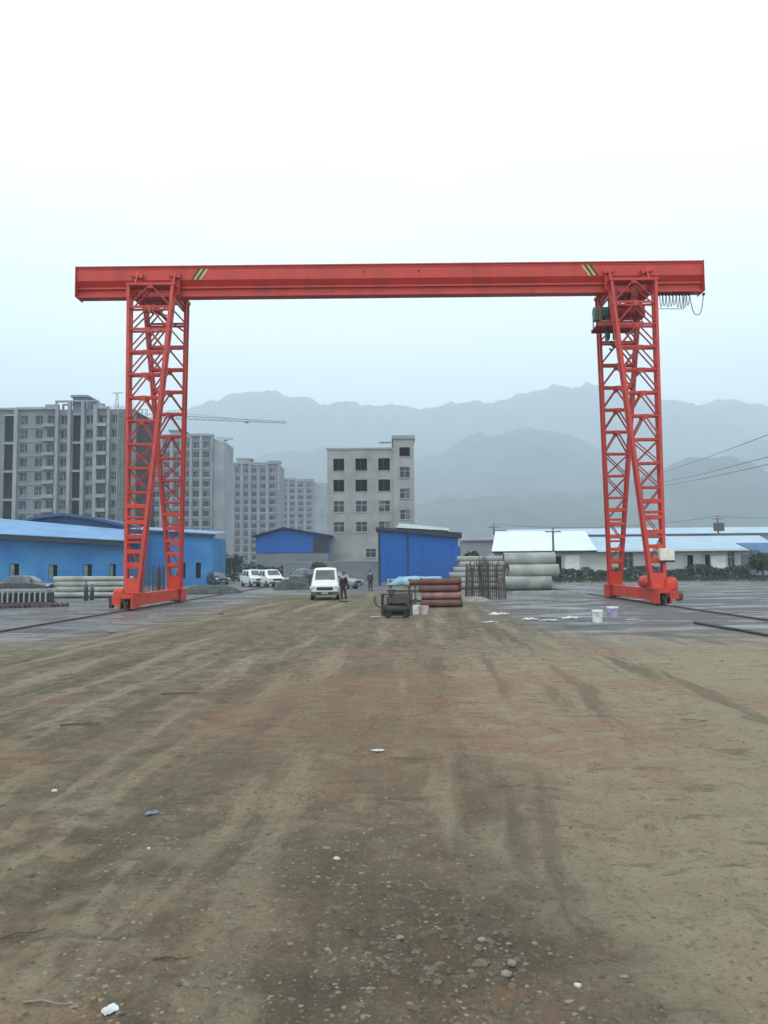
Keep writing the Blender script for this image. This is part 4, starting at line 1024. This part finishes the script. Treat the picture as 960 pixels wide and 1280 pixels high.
# ------------------------------------------------------------------ people
def skin_chain(name, V, E, mtl, parent, root=0, sub=2):
    me = bpy.data.meshes.new(name); me.from_pydata([v[0] for v in V], E, []); me.update()
    o = bpy.data.objects.new(name, me); COL.objects.link(o); o.parent = parent; me.materials.append(mtl)
    bm_ = bmesh.new(); bm_.from_mesh(me); lay = bm_.verts.layers.skin.verify()
    bm_.verts.ensure_lookup_table()
    for i, v in enumerate(bm_.verts):
        r = V[i][1]; r = r if isinstance(r, tuple) else (r, r); v[lay].radius = r; v[lay].use_root = (i == root)
    bm_.to_mesh(me); bm_.free()
    sk = o.modifiers.new('skin', 'SKIN'); sk.use_smooth_shade = True
    ss = o.modifiers.new('sub', 'SUBSURF'); ss.levels = sub; ss.render_levels = sub
    return o
def person(loc, rz, label, coat, trousers, step=.10, H=1.72):
    root = empty('person', loc, rz, label, 'person'); s = H/1.72
    S = lambda p: (p[0]*s, p[1]*s, p[2]*s)
    # continuous body
    V = [((0,0,.95),(.15,.11)), ((0,0,1.12),(.13,.10)), ((0,.0,1.34),(.16,.11)), ((0,0,1.46),(.07,.06)), ((0,-.01,1.54),(.055,.055)), ((0,-.02,1.62),(.085,.10)), ((0,-.015,1.68),(.06,.07)),
         ((-.09,0,.90),(.09,.09)), ((-.11,-step*.5,.50),(.06,.065)), ((-.11,-step*.3,.08),(.04,.045)), ((-.12,-step*.3-.14,.035),(.04,.03)),
         ((.09,0,.90),(.09,.09)), ((.11,step*.3,.50),(.06,.065)), ((.12,step*.9,.08),(.04,.045)), ((.13,step*.9-.14,.035),(.04,.03)),
         ((-.19,0,1.38),(.055,.055)), ((-.24,.02,1.12),(.045,.045)), ((-.22,-.07,.90),(.035,.035)), ((-.215,-.09,.81),(.04,.022)),
         ((.19,0,1.38),(.055,.055)), ((.25,.02,1.12),(.045,.045)), ((.24,-.06,.90),(.035,.035)), ((.235,-.08,.81),(.04,.022))]
    E = [(0,1),(1,2),(2,3),(3,4),(4,5),(5,6),(0,7),(7,8),(8,9),(9,10),(0,11),(11,12),(12,13),(13,14),(2,15),(15,16),(16,17),(17,18),(2,19),(19,20),(20,21),(21,22)]
    # fingers: thumb and four fingers off each palm
    for palm, sx in ((18, -1), (22, 1)):
        c = Vector(V[palm][0])
        for k in range(4):
            i = len(V); V.append(((c.x - .0*sx, c.y - .03 + .02*k, c.z - .05), .010)); V.append(((c.x - .012*sx, c.y - .032 + .021*k, c.z - .085 + .006*abs(k-1.5)), .008)); E += [(palm, i), (i, i+1)]
        i = len(V); V.append(((c.x, c.y - .045, c.z + .01), .011)); V.append(((c.x - .01*sx, c.y - .062, c.z - .03), .009)); E += [(palm, i), (i, i+1)]
    V = [(S(v), r) for v, r in V]
    skin_chain('body', V, E, M['skin'], root)
    # nose
    hm = MB(); hm.lathe([(.02,1.60),(.088,1.615),(.100,1.65),(.092,1.70),(.05,1.735),(.01,1.74)], (0, .008, 0), 14); hm.build('hair', M['hair'], root, smooth=True)
    V = [((0,0,.80),(.20,.15)), ((0,0,1.0),(.18,.14)), ((0,0,1.18),(.165,.13)), ((0,0,1.36),(.185,.135)), ((0,0,1.48),(.10,.095)),
         ((-.20,0,1.38),(.075,.075)), ((-.245,.02,1.12),(.065,.065)), ((-.222,-.06,.92),(.052,.052)),
         ((.20,0,1.38),(.075,.075)), ((.255,.02,1.12),(.065,.065)), ((.242,-.05,.92),(.052,.052))]
    skin_chain('coat', [(S(v), r) for v, r in V], [(0,1),(1,2),(2,3),(3,4),(3,5),(5,6),(6,7),(3,8),(8,9),(9,10)], coat, root, 2)
    V = [((0,0,.96),(.165,.125)), ((-.09,0,.86),(.10,.10)), ((-.11,-step*.5,.50),(.078,.08)), ((-.11,-step*.3,.13),(.062,.066)), ((.09,0,.86),(.10,.10)), ((.11,step*.3,.50),(.078,.08)), ((.12,step*.9,.13),(.062,.066))]
    skin_chain('trousers', [(S(v), r) for v, r in V], [(0,1),(1,2),(2,3),(0,4),(4,5),(5,6)], trousers, root, 0)
    for x, y in ((-.12, -step*.3), (.125, step*.9)):
        b = MB(); b.box(x-.05, x+.05, y-.20, y+.08, 0, .09); b.build('shoe', M['blk'], root, bevel=.03)
    return root
p = gr(429.5, 752.5)
person((p.x, p.y, 0), R(-35), 'person in a dark coat and dark trousers standing beside the white minivan', M['coat'], M['trouser'])
p = at(463, 735, 64)
person((p.x, 64, 0), R(150), 'person in a dark jacket standing farther back by the light grey car', M['coat2'], M['coat2'], .05, 1.66)

# ------------------------------------------------------------------ yard goods
# concrete units: three long stacked courses
def pipe(name, x0, x1, y, z, r, wall, mtl, label, cat, grp, r2=None, flange=0, rz=0):
    r2 = r2 or r; L_ = x1-x0; e_ = .06
    P = [(r-wall, 0), (r, 0)]
    if flange: P = [(r-wall, 0), (r+flange, 0), (r+flange, e_), (r, e_+.001)]
    P += [(r + (r2-r)*.5, L_*.5)]
    P += [(r2, L_-e_), (r2+flange, L_-e_+.001), (r2+flange, L_)] if flange else [(r2, L_)]
    P += [(r2-wall, L_), (r-wall, 0.001)]
    o = MB().lathe(P, (0, 0, 0), 20, 'X', cap=False).build(name, mtl); o.location = (x0, y, z + r); o.rotation_euler = (rnd.random()*6, 0, rz)
    for p_ in o.data.polygons: p_.use_smooth = True
    o.modifiers.new('es', 'EDGE_SPLIT').split_angle = R(35)
    return tag(o, label, cat, grp)
def stack(name, px0, px1, Y, r, rows, wall, mtl, labels, cat, grp, r2=None, flange=0, jit=.12, mtls=None):
    x0, x1 = at(px0, 730, Y).x, at(px1, 730, Y).x
    for k, n in enumerate(rows):
        for j in range(n):
            dx = rnd.uniform(-jit, jit); g_ = 2*(r+flange)+.01
            pipe(name, x0+dx, x1+dx+rnd.uniform(-jit, jit), Y + k*g_/2 + j*g_, .02 + k*g_*.87 + flange, r, wall, (mtls[k] if mtls else mtl), labels[k], cat, grp, r2, flange)
def units():
    stack('concrete_pipe', 633, 694, 62, .55, (3, 2, 1), .09, M['precast'], ['large grey concrete pipe in the bottom course of the stack before the white workshop', 'large grey concrete pipe in the middle course of the stack before the white workshop', 'large grey concrete pipe alone on top of the stack before the white workshop'], 'concrete pipe', 'large concrete pipes stacked before the white workshop', jit=.35)
    stack('concrete_pole', 570, 640, 66, .26, (6, 5, 4, 3, 2, 1), .06, M['conc'], ['slimmer concrete pole in the stack behind the upright rebar cages']*6, 'concrete pole', 'concrete poles stacked behind the rebar cages', jit=.5)
units()
stack('concrete_pole', 64, 158, 55, .21, (5, 4, 3, 2), .05, M['precast'], ['pale concrete pole in the stack left of the left crane legs']*4, 'concrete pole', 'concrete poles stacked left of the crane', r2=.16, jit=.45)
stack('concrete_pole', -60, 50, 70, .21, (4, 3), .05, M['conc'], ['concrete pole in the low stack at the far left before the blue shed']*2, 'concrete pole', 'low stack of concrete poles at the far left', r2=.16, jit=.5)
# rebar cages
def cage_mesh(r, h):
    m_ = MB(); n = 12
    for i in range(n):
        a = 2*math.pi*i/n + .1; m_.bar((r*math.cos(a), r*math.sin(a), 0), (r*math.cos(a)*rnd.uniform(.95, 1.12), r*math.sin(a), h*rnd.uniform(.9, 1.08)), .035)
    z_ = .15
    while z_ < h-.1:
        for i in range(n):
            a = 2*math.pi*i/n; b = 2*math.pi*(i+1)/n; m_.bar((r*math.cos(a)*1.04, r*math.sin(a)*1.04, z_), (r*math.cos(b)*1.04, r*math.sin(b)*1.04, z_), .018)
        z_ += .30
    return m_
def cages(px0, px1, pyb, Y, n, h, where, grp, labels, r=.26):
    x0, x1 = at(px0, 730, Y).x, at(px1, 730, Y).x
    first = None
    for k in range(n):
        x = x0 + (x1-x0)*(k+.5)/n; yy = Y + (0, .7, .25, 1.0, .4)[k % 5]
        if first is None:
            first = cage_mesh(r, h).build('rebar_cage', M['steel']); o = first
        else:
            o = first.copy(); COL.objects.link(o)
        o.location = (x, yy, 0); o.rotation_euler = (R(rnd.uniform(-3, 3)), R(rnd.uniform(-3, 3)), rnd.random()*3); o.scale = (1, 1, rnd.uniform(.86, 1.06))
        tag(o, labels[k], 'rebar cage', grp)
ordn = ['leftmost', 'second', 'third', 'fourth', 'rightmost']
cages(581, 634, 752, 47, 5, 2.35, '', 'upright rebar cages by the red pipe stack', [f'{w_} upright dark rebar cage of the five right of the red pipe stack' if w_ in ('leftmost', 'rightmost') else f'{w_} from the left of the five upright rebar cages by the red pipe stack' for w_ in ordn], .24)
cages(178, 213, 745, 56, 4, 2.3, '', 'upright rebar cages seen through the left crane legs', ['leftmost upright rebar cage seen through the left crane legs', 'second upright rebar cage from the left seen through the left crane legs', 'third upright rebar cage from the left seen through the left crane legs', 'rightmost upright rebar cage seen through the left crane legs'], .25)
# red oxide pipe stack
stack('steel_pipe', 527, 577, 38.2, .165, (4, 3, 3, 2), .012, M['oxide'], ['rusty red flanged steel pipe in the bottom course of the red stack', 'pinkish faded flanged steel pipe in the second course of the red stack', 'rusty red flanged steel pipe in the third course of the red stack', 'rusty red flanged steel pipe in the top course of the red stack'], 'steel pipe', 'red steel pipes stacked before the blue shed', flange=.03, jit=.10, mtls=[M['oxide'], M['oxide2'], M['oxide'], M['oxide']])
pp = at(512, 730, 41); pipe('steel_pipe', pp.x, at(577, 730, 41).x, 41.2, 1.05, .15, .012, M['oxide'], 'longest rusty red pipe lying high behind the stack of red pipes', 'steel pipe', 'red steel pipes stacked before the blue shed', flange=.03)
for x_ in (pp.x+.3, at(577, 730, 41).x-.3):
    o = empty('trestle', (x_, 41.2, 0), 0, 'steel trestle under the %s end of the longest red pipe' % ('left' if x_ < pp.x+1 else 'right'), 'trestle', 'trestles behind the red pipes')
    MB().box(-.08, .08, -.35, .35, .98, 1.06).build('beam', M['rust'], o)
    for q_ in (-1, 1): MB().bar((0, q_*.25, .98), (0, q_*.42, 0), .06).build('leg', M['rust'], o)
# crate under pale blue sheet
def crate():
    Y = 44.5; x0 = at(484, 740, Y).x; x1 = at(552, 740, Y).x; W_ = x1-x0; zt = at(510, 724, Y).z
    root = empty('crate', ((x0+x1)/2, Y, 0), 0, 'large grey crate behind the red pipe stack, partly covered by a sheet', 'crate')
    m_ = MB(); m_.box(-W_/2, W_/2, 0, 1.6, .1, zt)
    m_.build('body', M['precast'], root, bevel=.02)
    m_ = MB()
    for x in (-W_/2+.2, -.3, .5, W_/2-.2): m_.box(x-.05, x+.05, -.04, -.003, .1, zt)
    m_.box(-W_/2, W_/2, -.07, -.043, zt*.45, zt*.45+.1)
    m_.build('batten', M['wood'], root)
    n = 40; m_ = 14
    u_ = np.linspace(-W_/2+.55, W_/2+.02, n); v_ = np.linspace(-.12, 1.75, m_)
    UX, VY = np.meshgrid(u_, v_); Z = zt + .06 + fbm(UX*2.3, VY*2.1, 3, 2)*.14
    edge = (np.abs(VY-.8) > .82) | (UX < -W_/2+.62); Z = np.where(edge, zt - .25 - fbm(UX*3, VY, 2, 5)*.2, Z)
    UX = UX + np.where(UX < -W_/2+.62, -.6, 0)
    o = grid_obj('tarpaulin', UX, VY, Z, M['tarp']); o.location = root.location; so_ = o.modifiers.new('t', 'SOLIDIFY'); so_.thickness = .02
    tag(o, 'pale blue tarpaulin draped over the grey crate behind the red pipe stack', 'tarpaulin')
crate()
# black compressor on the ground with pails beside
def compressor():
    p = gr(496, 772); root = empty('air_compressor', (p.x, p.y, 0), R(8), 'black air compressor with a horizontal tank, pulley guard and handle left of two pails', 'compressor'); root.scale = (1.3, 1.3, 1.15)
    MB().lathe([(.05,-.42),(.17,-.38),(.20,-.28),(.20,.28),(.17,.38),(.05,.42)], (0,0,.30), 18, 'X').build('tank', M['blk'], root, smooth=True)
    b = MB(); b.box(-.30,-.02,-.14,.14,.502,.74); b.lathe([(.10,.02),(.10,.22),(.12,.23),(.12,.26),(.09,.28)], (-.16,0,.72), 14); b.build('pump', M['steel'], root, bevel=.01)
    b = MB(); b.lathe([(.06,.0),(.12,.02),(.12,.26),(.09,.28)], (.06,0,.62), 16, 'X'); b.build('motor', M['blk'], root)
    b = MB(); b.box(-.16,.36,-.20,-.15,.50,.76); b.box(-.16,.36,-.149,.18,.762,.79)
    for k in range(6): b.box(-.12+k*.08,-.08+k*.08,-.215,-.202,.53,.73)
    b.build('belt_guard', M['steel'], root, bevel=.01)
    b = MB(); b.box(-.46,.46,-.20,-.16,.07,.11); b.box(-.46,.46,.16,.20,.07,.11)
    for x in (-.44,.44): b.box(x-.02,x+.02,-.20,-.16,.112,.84); b.box(x-.02,x+.02,.16,.20,.112,.84); b.box(x-.02,x+.02,-.158,.158,.80,.84)
    b.box(-.42,.42,-.20,-.16,.80,.84); b.build('frame', M['blk'], root)
    b = MB(); b.tube([(.38,-.16,.30),(.62,-.16,.66),(.62,.16,.66),(.38,.16,.30)], .018, 6); b.build('handle', M['rust'], root)
    b = MB(); b.tube([(-.40,0,.30),(-.62,.02,.42),(-.70,0,.60),(-.66,-.02,.74)], .03, 6); b.build('hose', M['rust'], root)
    for x, y in ((-.28,-.17),(-.28,.17),(.28,-.17),(.28,.17)):
        MB().lathe([(.03,-.025),(.10,-.025),(.11,0),(.10,.025),(.03,.025)], (x,y,.11), 14, 'Y').build('wheel', M['tyre'], root)
compressor()
def pail(px, py, r, hh, mtl, label, grp=None, lid=None, tilt=0):
    p = gr(px, py); root = empty('pail', (p.x, p.y, GZ(p.x, p.y)-.005), rnd.random()*6, label, 'pail', grp); root.rotation_euler[0] = tilt
    MB().lathe([(r*.86,0),(r*.9,.02),(r*.98,hh*.88),(r*1.05,hh*.88),(r*1.05,hh*.92),(r,hh*.93),(r,hh),(r*.93,hh),(r*.90,hh*.7),(r*.2,hh*.69)], (0,0,0), 24).build('bucket', mtl, root)
    MB().tube([(r*1.02,0,hh*.9)] + [(r*1.05*math.cos(t), -r*1.0*math.sin(t), hh*(.9-.5*math.sin(t))) for t in np.linspace(.1, 3.04, 12)] + [(-r*1.02,0,hh*.9)], .006, 5).build('handle', M['steel'], root)
    if lid: MB().lathe([(.01,hh+.003),(r*1.04,hh+.003),(r*1.06,hh-.03),(r*1.07,hh+.01),(r*1.04,hh+.03),(.01,hh+.035)], (0,0,0), 24).build('lid', lid, root)
pail(520, 768, .17, .40, M['plastic'], 'off-white pail just right of the black air compressor', 'pails by the compressor')
pail(531, 768, .17, .38, M['pink'], 'pinkish pail at the corner of the red pipe stack', 'pails by the compressor')
pail(747, 778, .19, .42, M['plastic'], 'greenish white pail in the open ground before the right crane legs', None, M['white'])
pail(766, 772, .21, .40, M['lilac'], 'lilac tub with a white lid in the open ground before the right crane legs', None, M['white'])
# two gas cylinders at the left
for px_, yy, lb in ((107.5, 50.5, 'taller dark gas cylinder standing in front of the pale concrete poles'), (115, 51.5, 'smaller dark gas cylinder just right of the taller one by the pale poles')):
    p = at(px_, 740, yy); hh = 1.25 if px_ < 110 else 1.05
    root = empty('gas_cylinder', (p.x, yy, 0), 0, lb, 'gas cylinder', 'dark gas cylinders by the pale poles')
    MB().lathe([(.12,0),(.135,.03),(.135,hh-.28),(.12,hh-.2),(.07,hh-.13),(.045,hh-.1),(.04,hh-.07)], (0,0,0), 20).build('shell', M['vdark'], root, smooth=True)
    MB().lathe([(.05,hh-.07),(.055,hh),(.03,hh+.01)], (0,0,0), 10).build('valve_cap', M['steel'], root)
# heaps
def heap(name, px0, px1, Y, h, dep, m_, label, seed, cat):
    x0, x1 = at(px0, 730, Y).x, at(px1, 730, Y).x; n = 90
    XX, YY = np.meshgrid(np.linspace(x0, x1, n), np.linspace(Y-dep/2, Y+dep/2, 40))
    t = np.clip(1-np.abs((XX-(x0+x1)/2)/((x1-x0)/2))**2.2, 0, 1)*np.clip(1-np.abs((YY-Y)/(dep/2))**2, 0, 1)
    Z = h*t**.6*(.55+.75*fbm(XX*.6, YY*.6, 4, seed)) + (fbm(XX*4, YY*4, 2, seed+2)-.4)*.08*np.minimum(t*4, 1) - .05
    o = grid_obj(name, XX, YY, Z, m_, smooth=True); tag(o, label, cat); return o
heap('spoil_heap', 228, 300, 62, .9, 4, M['pile'], 'low dark heap just right of the left crane legs', 14, 'heap')
heap('spoil_heap', 345, 392, 72, 1.3, 5, M['pile'], 'dark heap left of the white minivan', 19, 'heap')
heap('rubble_heap', 574, 612, 45, .35, 2.4, M['stone'], 'low rubble heap at the right foot of the red pipe stack', 29, 'heap')
# steel rack at the left edge: pale top rail, close uprights
def rack():
    Y = 46.; x0 = at(-40, 745, Y).x; x1 = at(60, 745, Y).x; W_ = x1-x0
    root = empty('formwork_rack', (x0, Y, 0), R(-1), 'low rack of upright pale steel ribs with a bright top rail at the left edge', 'rack')
    m_ = MB(); m_.box(0, W_, -.05, .05, .80, .90); m_.box(0, W_, 1.1, 1.2, .80, .90); m_.build('top_rail', M['mesh_panel'], root)
    m_ = MB(); m_.box(0, W_, -.06, .06, .05, .13); m_.box(0, W_, 1.1, 1.2, .05, .13); m_.build('bottom_rail', M['steel'], root)
    n = 15
    for k in range(n):
        x = .1 + (W_-.2)*k/(n-1)
        r_ = MB(); r_.box(x-.04, x+.04, -.03, .03, .131, .798); r_.box(x-.02, x+.02, .031, 1.09, .70, .76); r_.poly([(x+.04,0,.79),(x+.16,0,.79),(x+.04,0,.60)], (0,.02,0))
        r_.build('rib', M['mesh_panel'], root)
    MB().box(.05, W_-.05, .3, 1.0, .13, .68).build('packing', M['pile'], root)
rack()
for k in range(15):
    px_ = -2 + k*6.1; yy = 41.2 + k*.12; p = at(px_, 757, yy)
    o = MB(); o.box(-.10, .10, -.09, .09, 0, .17); o.box(-.05, .05, -.05, .05, .171, .23); o = o.build('spacer_block', M['steel'], bevel=.01); o.location = (p.x, yy, 0); o.rotation_euler.z = rnd.uniform(-.4, .4)
    tag(o, 'small dark spacer block in the row laid on the ground before the steel rack', 'block', 'dark spacer blocks in a row')
# low parapet / trough beyond, right of the concrete units
p = at(640, 738, 52); o = MB(); o.box(0, at(735,738,52).x-p.x, 0, .5, 0, .16); o.box(.1, at(735,738,52).x-p.x-.1, .1, .4, .161, .28); o = o.build('steel_plate_stack', M['mesh_panel'], bevel=.01)
o.location = (p.x, 52, 0); o.name = 'steel_plate'; tag(o, 'long low steel plate lying on the ground before the large concrete pipes', 'plate')
# scraps of white sheet
def scrap(px, py, L_, W_, m_, label, seed, cat='sheet', name='plastic_sheet'):
    """a crumpled, torn sheet: a polar patch with a ragged edge and sharp folds"""
    p = gr(px, py); n = 36; m = 11; th = np.linspace(0, 2*np.pi, n+1)
    rr = .45 + 1.0*fbm(np.cos(th)*1.9+seed*3.1, np.sin(th)*1.9+seed, 4, seed); rr[-1] = rr[0]
    T, Q = np.meshgrid(rr, np.linspace(.02, 1, m)); A, _ = np.meshgrid(th, np.zeros(m))
    XX = np.cos(A)*T*Q*L_/2; YY = np.sin(A)*T*Q*W_/2
    k = 5.0/max(L_, .1)
    Z = np.abs(fbm(XX*k+seed, YY*k*1.3, 3, seed)-.47)*min(L_, W_*1.6)*.50*(1.1-Q*.7) + .006
    o = grid_obj(name, XX, YY, Z, m_, smooth=False); o.location = (p.x, p.y, GZ(p.x, p.y)+.004); o.rotation_euler.z = (seed*1.3) % .6 - .3
    s = o.modifiers.new('t', 'SOLIDIFY'); s.thickness = .003
    tag(o, label, cat)
scrap(622, 768, .95, .9, M['sheet'], 'crumpled white plastic sheet nearest the rebar cages', 3)
scrap(614, 778, .75, .25, M['sheet'], 'thin white strip lying just in front of the crumpled sheet by the rebar cages', 5)
scrap(662, 775, .8, .35, M['sheet'], 'white scrap at the left end of the line of scraps in the middle right', 7)
scrap(685, 776, .9, .35, M['sheet'], 'white scrap in the middle of the line of scraps', 8)
scrap(712, 773, .9, .45, M['sheet'], 'white scrap at the right end of the line of scraps', 11)
scrap(471, 771, .55, .18, M['sheet'], 'pale strip on the ground left of the black air compressor', 13)
scrap(790, 775, .6, .25, M['sheet'], 'flat white scrap right of the lilac tub', 17)
scrap(472, 941, .16, .09, M['sheet'], 'small crumpled white wrapper on the dirt in the middle foreground', 19, 'wrapper', 'wrapper')
scrap(137, 1270, .075, .09, M['sheet'], 'pale torn wrapper at the bottom left corner', 21, 'wrapper', 'wrapper')
scrap(190, 1016, .13, .10, M['scrapblue'], 'bluish flat scrap on the dirt at the left', 23, 'wrapper', 'wrapper')
# loose stones and sticks
for k, (px_, py_, r_, m_, lb) in enumerate(((68,988,.035,'palestone','pale elongated stone on the dirt at the left'),(421,1075,.026,'palestone','small bright stone left of the middle foreground'),(722,1229,.022,'palestone','bright pebble right of the rubble patch'),(186,1065,.022,'palestone','pale flake of stone on the dirt at the lower left'),
      (276,768,.16,'stone','dark lump on the ground right of the left crane legs'),(140,792,.14,'stone','dark lump on the grey ground left of the crane'),(632,1215,.035,'stone','largest grey stone at the right side of the rubble patch'),(640,1206,.03,'stone','grey stone just above the largest one in the rubble patch'),(500,1175,.03,'stone','flat stone at the left side of the rubble patch'),(603,1180,.03,'stone','angular stone in the centre of the rubble patch'))):
    p = gr(px_, py_); o = MB(); o.rock((0,0,0), r_); o = o.build('stone', M[m_], bevel=.002); o.location = (p.x, p.y, GZ(p.x, p.y)+r_*.25); tag(o, lb, 'stone')
for px_, py_, L_, a, lb in ((215,1197,.20,.1,'dark dry stick on the reddish dirt at the lower left'),(62,1260,.26,-.05,'straight pale stick at the bottom left corner'),(30,1162,.24,.5,'dark twig at the left edge of the foreground'),(876,901,.5,-.3,'long dark twig on the pale track at the right'),(225,868,.6,.25,'dark stick lying on the dirt before the left crane legs'),(100,908,.5,.2,'dark twig at the far left of the dirt')):
    p = gr(px_, py_); o = MB(); d = Vector((math.cos(a), math.sin(a), 0))*L_/2; r_ = .006 if py_ > 1000 else .014
    o.tube([-d, -d*.3+Vector((0,.012,.006)), d*.35-Vector((0,.01,0)), d], r_, 6, r2=r_*.5)
    if 'twig' in lb: o.tube([d*.1, d*.4+Vector((.0,L_*.18,.012))], r_*.6, 5)
    o = o.build('stick', M['wood'] if 'pale' not in lb else M['stone']); o.location = (p.x, p.y, GZ(p.x, p.y)+r_*1.3+.004); tag(o, lb, 'stick')
# dark hose lying on the ground at the right
pts = [gr(868,780), gr(885,783), gr(905,786), gr(925,789), gr(945,793), gr(962,796), gr(990,800), gr(1030,812)]
o = MB().tube([Vector((q.x, q.y, GZ(q.x, q.y)+.05)) for q in pts], .045, 6).build('hose', M['blk']); tag(o, 'dark hose lying across the grey ground at the right edge', 'hose')

# ------------------------------------------------------------------ gravel
def gravel(name, n, fn, rr, m_, seed):
    rnd.seed(seed); mb = MB()
    pts = [fn() for _ in range(n)]
    H = ground_height(np.array([p[0] for p in pts]), np.array([p[1] for p in pts]))
    base = bmesh.new(); bmesh.ops.create_icosphere(base, subdivisions=1, radius=1)
    bv = np.array([v.co[:] for v in base.verts]); bf = np.array([[v.index for v in f.verts] for f in base.faces]); base.free()
    VV = []; FF = []; rg = np.random.default_rng(seed)
    for i, (x, y) in enumerate(pts):
        r = rr[0] + (rr[1]-rr[0])*rg.random()**3.2
        a = rg.random(3)*6.28; c, s = np.cos(a), np.sin(a)
        Rm = np.array([[c[0],-s[0],0],[s[0],c[0],0],[0,0,1]]) @ np.array([[1,0,0],[0,c[1],-s[1]],[0,s[1],c[1]]])
        v_ = (bv * (1 + (rg.random((len(bv),1))-.5)*.5)) @ Rm.T * np.array([rg.uniform(.7,1.3), rg.uniform(.6,1), rg.uniform(.35,.7)])*r
        VV.append(v_ + np.array([x, y, H[i] - r*.16])); FF.append(bf + i*len(bv))
    VV = np.concatenate(VV); FF = np.concatenate(FF)
    me = bpy.data.meshes.new(name); me.from_pydata(VV.tolist(), [], FF.tolist()); me.update(); me.materials.append(m_)
    o = bpy.data.objects.new(name, me); COL.objects.link(o); tag(o, kind='stuff')
def pebble_mat():
    m = mat('pebbles', (.20, .185, .15), .95, c2=(.10, .092, .07), scale=7, detail=3, thr=(.35, .65)); nt = m.node_tree; b = nt.nodes['Principled BSDF']
    g = nt.nodes.new('ShaderNodeNewGeometry'); r = nt.nodes.new('ShaderNodeValToRGB'); E = r.color_ramp.elements
    E[0].color = (.075, .067, .050, 1); E[0].position = 0; E[1].color = (.22, .195, .145, 1); E[1].position = 1
    for p_, c_ in ((.3, (.12, .105, .078)), (.6, (.20, .175, .13)), (.8, (.20, .155, .115)), (.92, (.20, .175, .14))): e = E.new(p_); e.color = (*c_, 1)
    nt.links.new(g.outputs['Random Per Island'], r.inputs[0]); nt.links.new(r.outputs[0], b.inputs['Base Color']); return m
PM = pebble_mat()
def f1():
    while True:
        y = 2.4 + 12*rnd.random()**1.6; x = rnd.uniform(-.62, .62)*y
        if x > .25 + .05*y and rnd.random() < .72: continue
        return (x, y)
gravel('gravel', 13000, f1, (.003, .020), PM, 3)
def f2():
    return (rnd.gauss(.30, .42), rnd.gauss(4.3, .50))
gravel('rubble', 1000, f2, (.005, .036), mat('soil_clods', (.135, .115, .084), .95, c2=(.075, .064, .047), scale=9, bump=.6), 5)
def f3():
    a, b = rnd.choice(((-1.1, 3.9), (-.3, 11.5), (.5, 3.3), (-1.3, 6.5), (-.4, 5.6), (.2, 13.5))); return (rnd.gauss(a, .35+.05*b), rnd.gauss(b, .4+.06*b))
gravel('gravel', 2600, f3, (.005, .026), PM, 9)
def f4():
    y = rnd.uniform(14, 40); return (rnd.uniform(-.6, .6)*y, y)
gravel('gravel', 2200, f4, (.012, .05), PM, 12)

# ------------------------------------------------------------------ haze
hz = MB(); hz.box(-5100, 5100, -700, 5100, -1.9, 900); ho = hz.build('haze', [])
hm = bpy.data.materials.new('haze'); hm.use_nodes = True; nt = hm.node_tree; nt.nodes.clear()
pv = nt.nodes.new('ShaderNodeVolumePrincipled'); oo = nt.nodes.new('ShaderNodeOutputMaterial'); nt.links.new(pv.outputs[0], oo.inputs['Volume'])
pv.inputs['Density'].default_value = .00054; pv.inputs['Color'].default_value = (.77, .885, 1, 1); pv.inputs['Anisotropy'].default_value = 0
ho.data.materials.append(hm); tag(ho, kind='stuff')
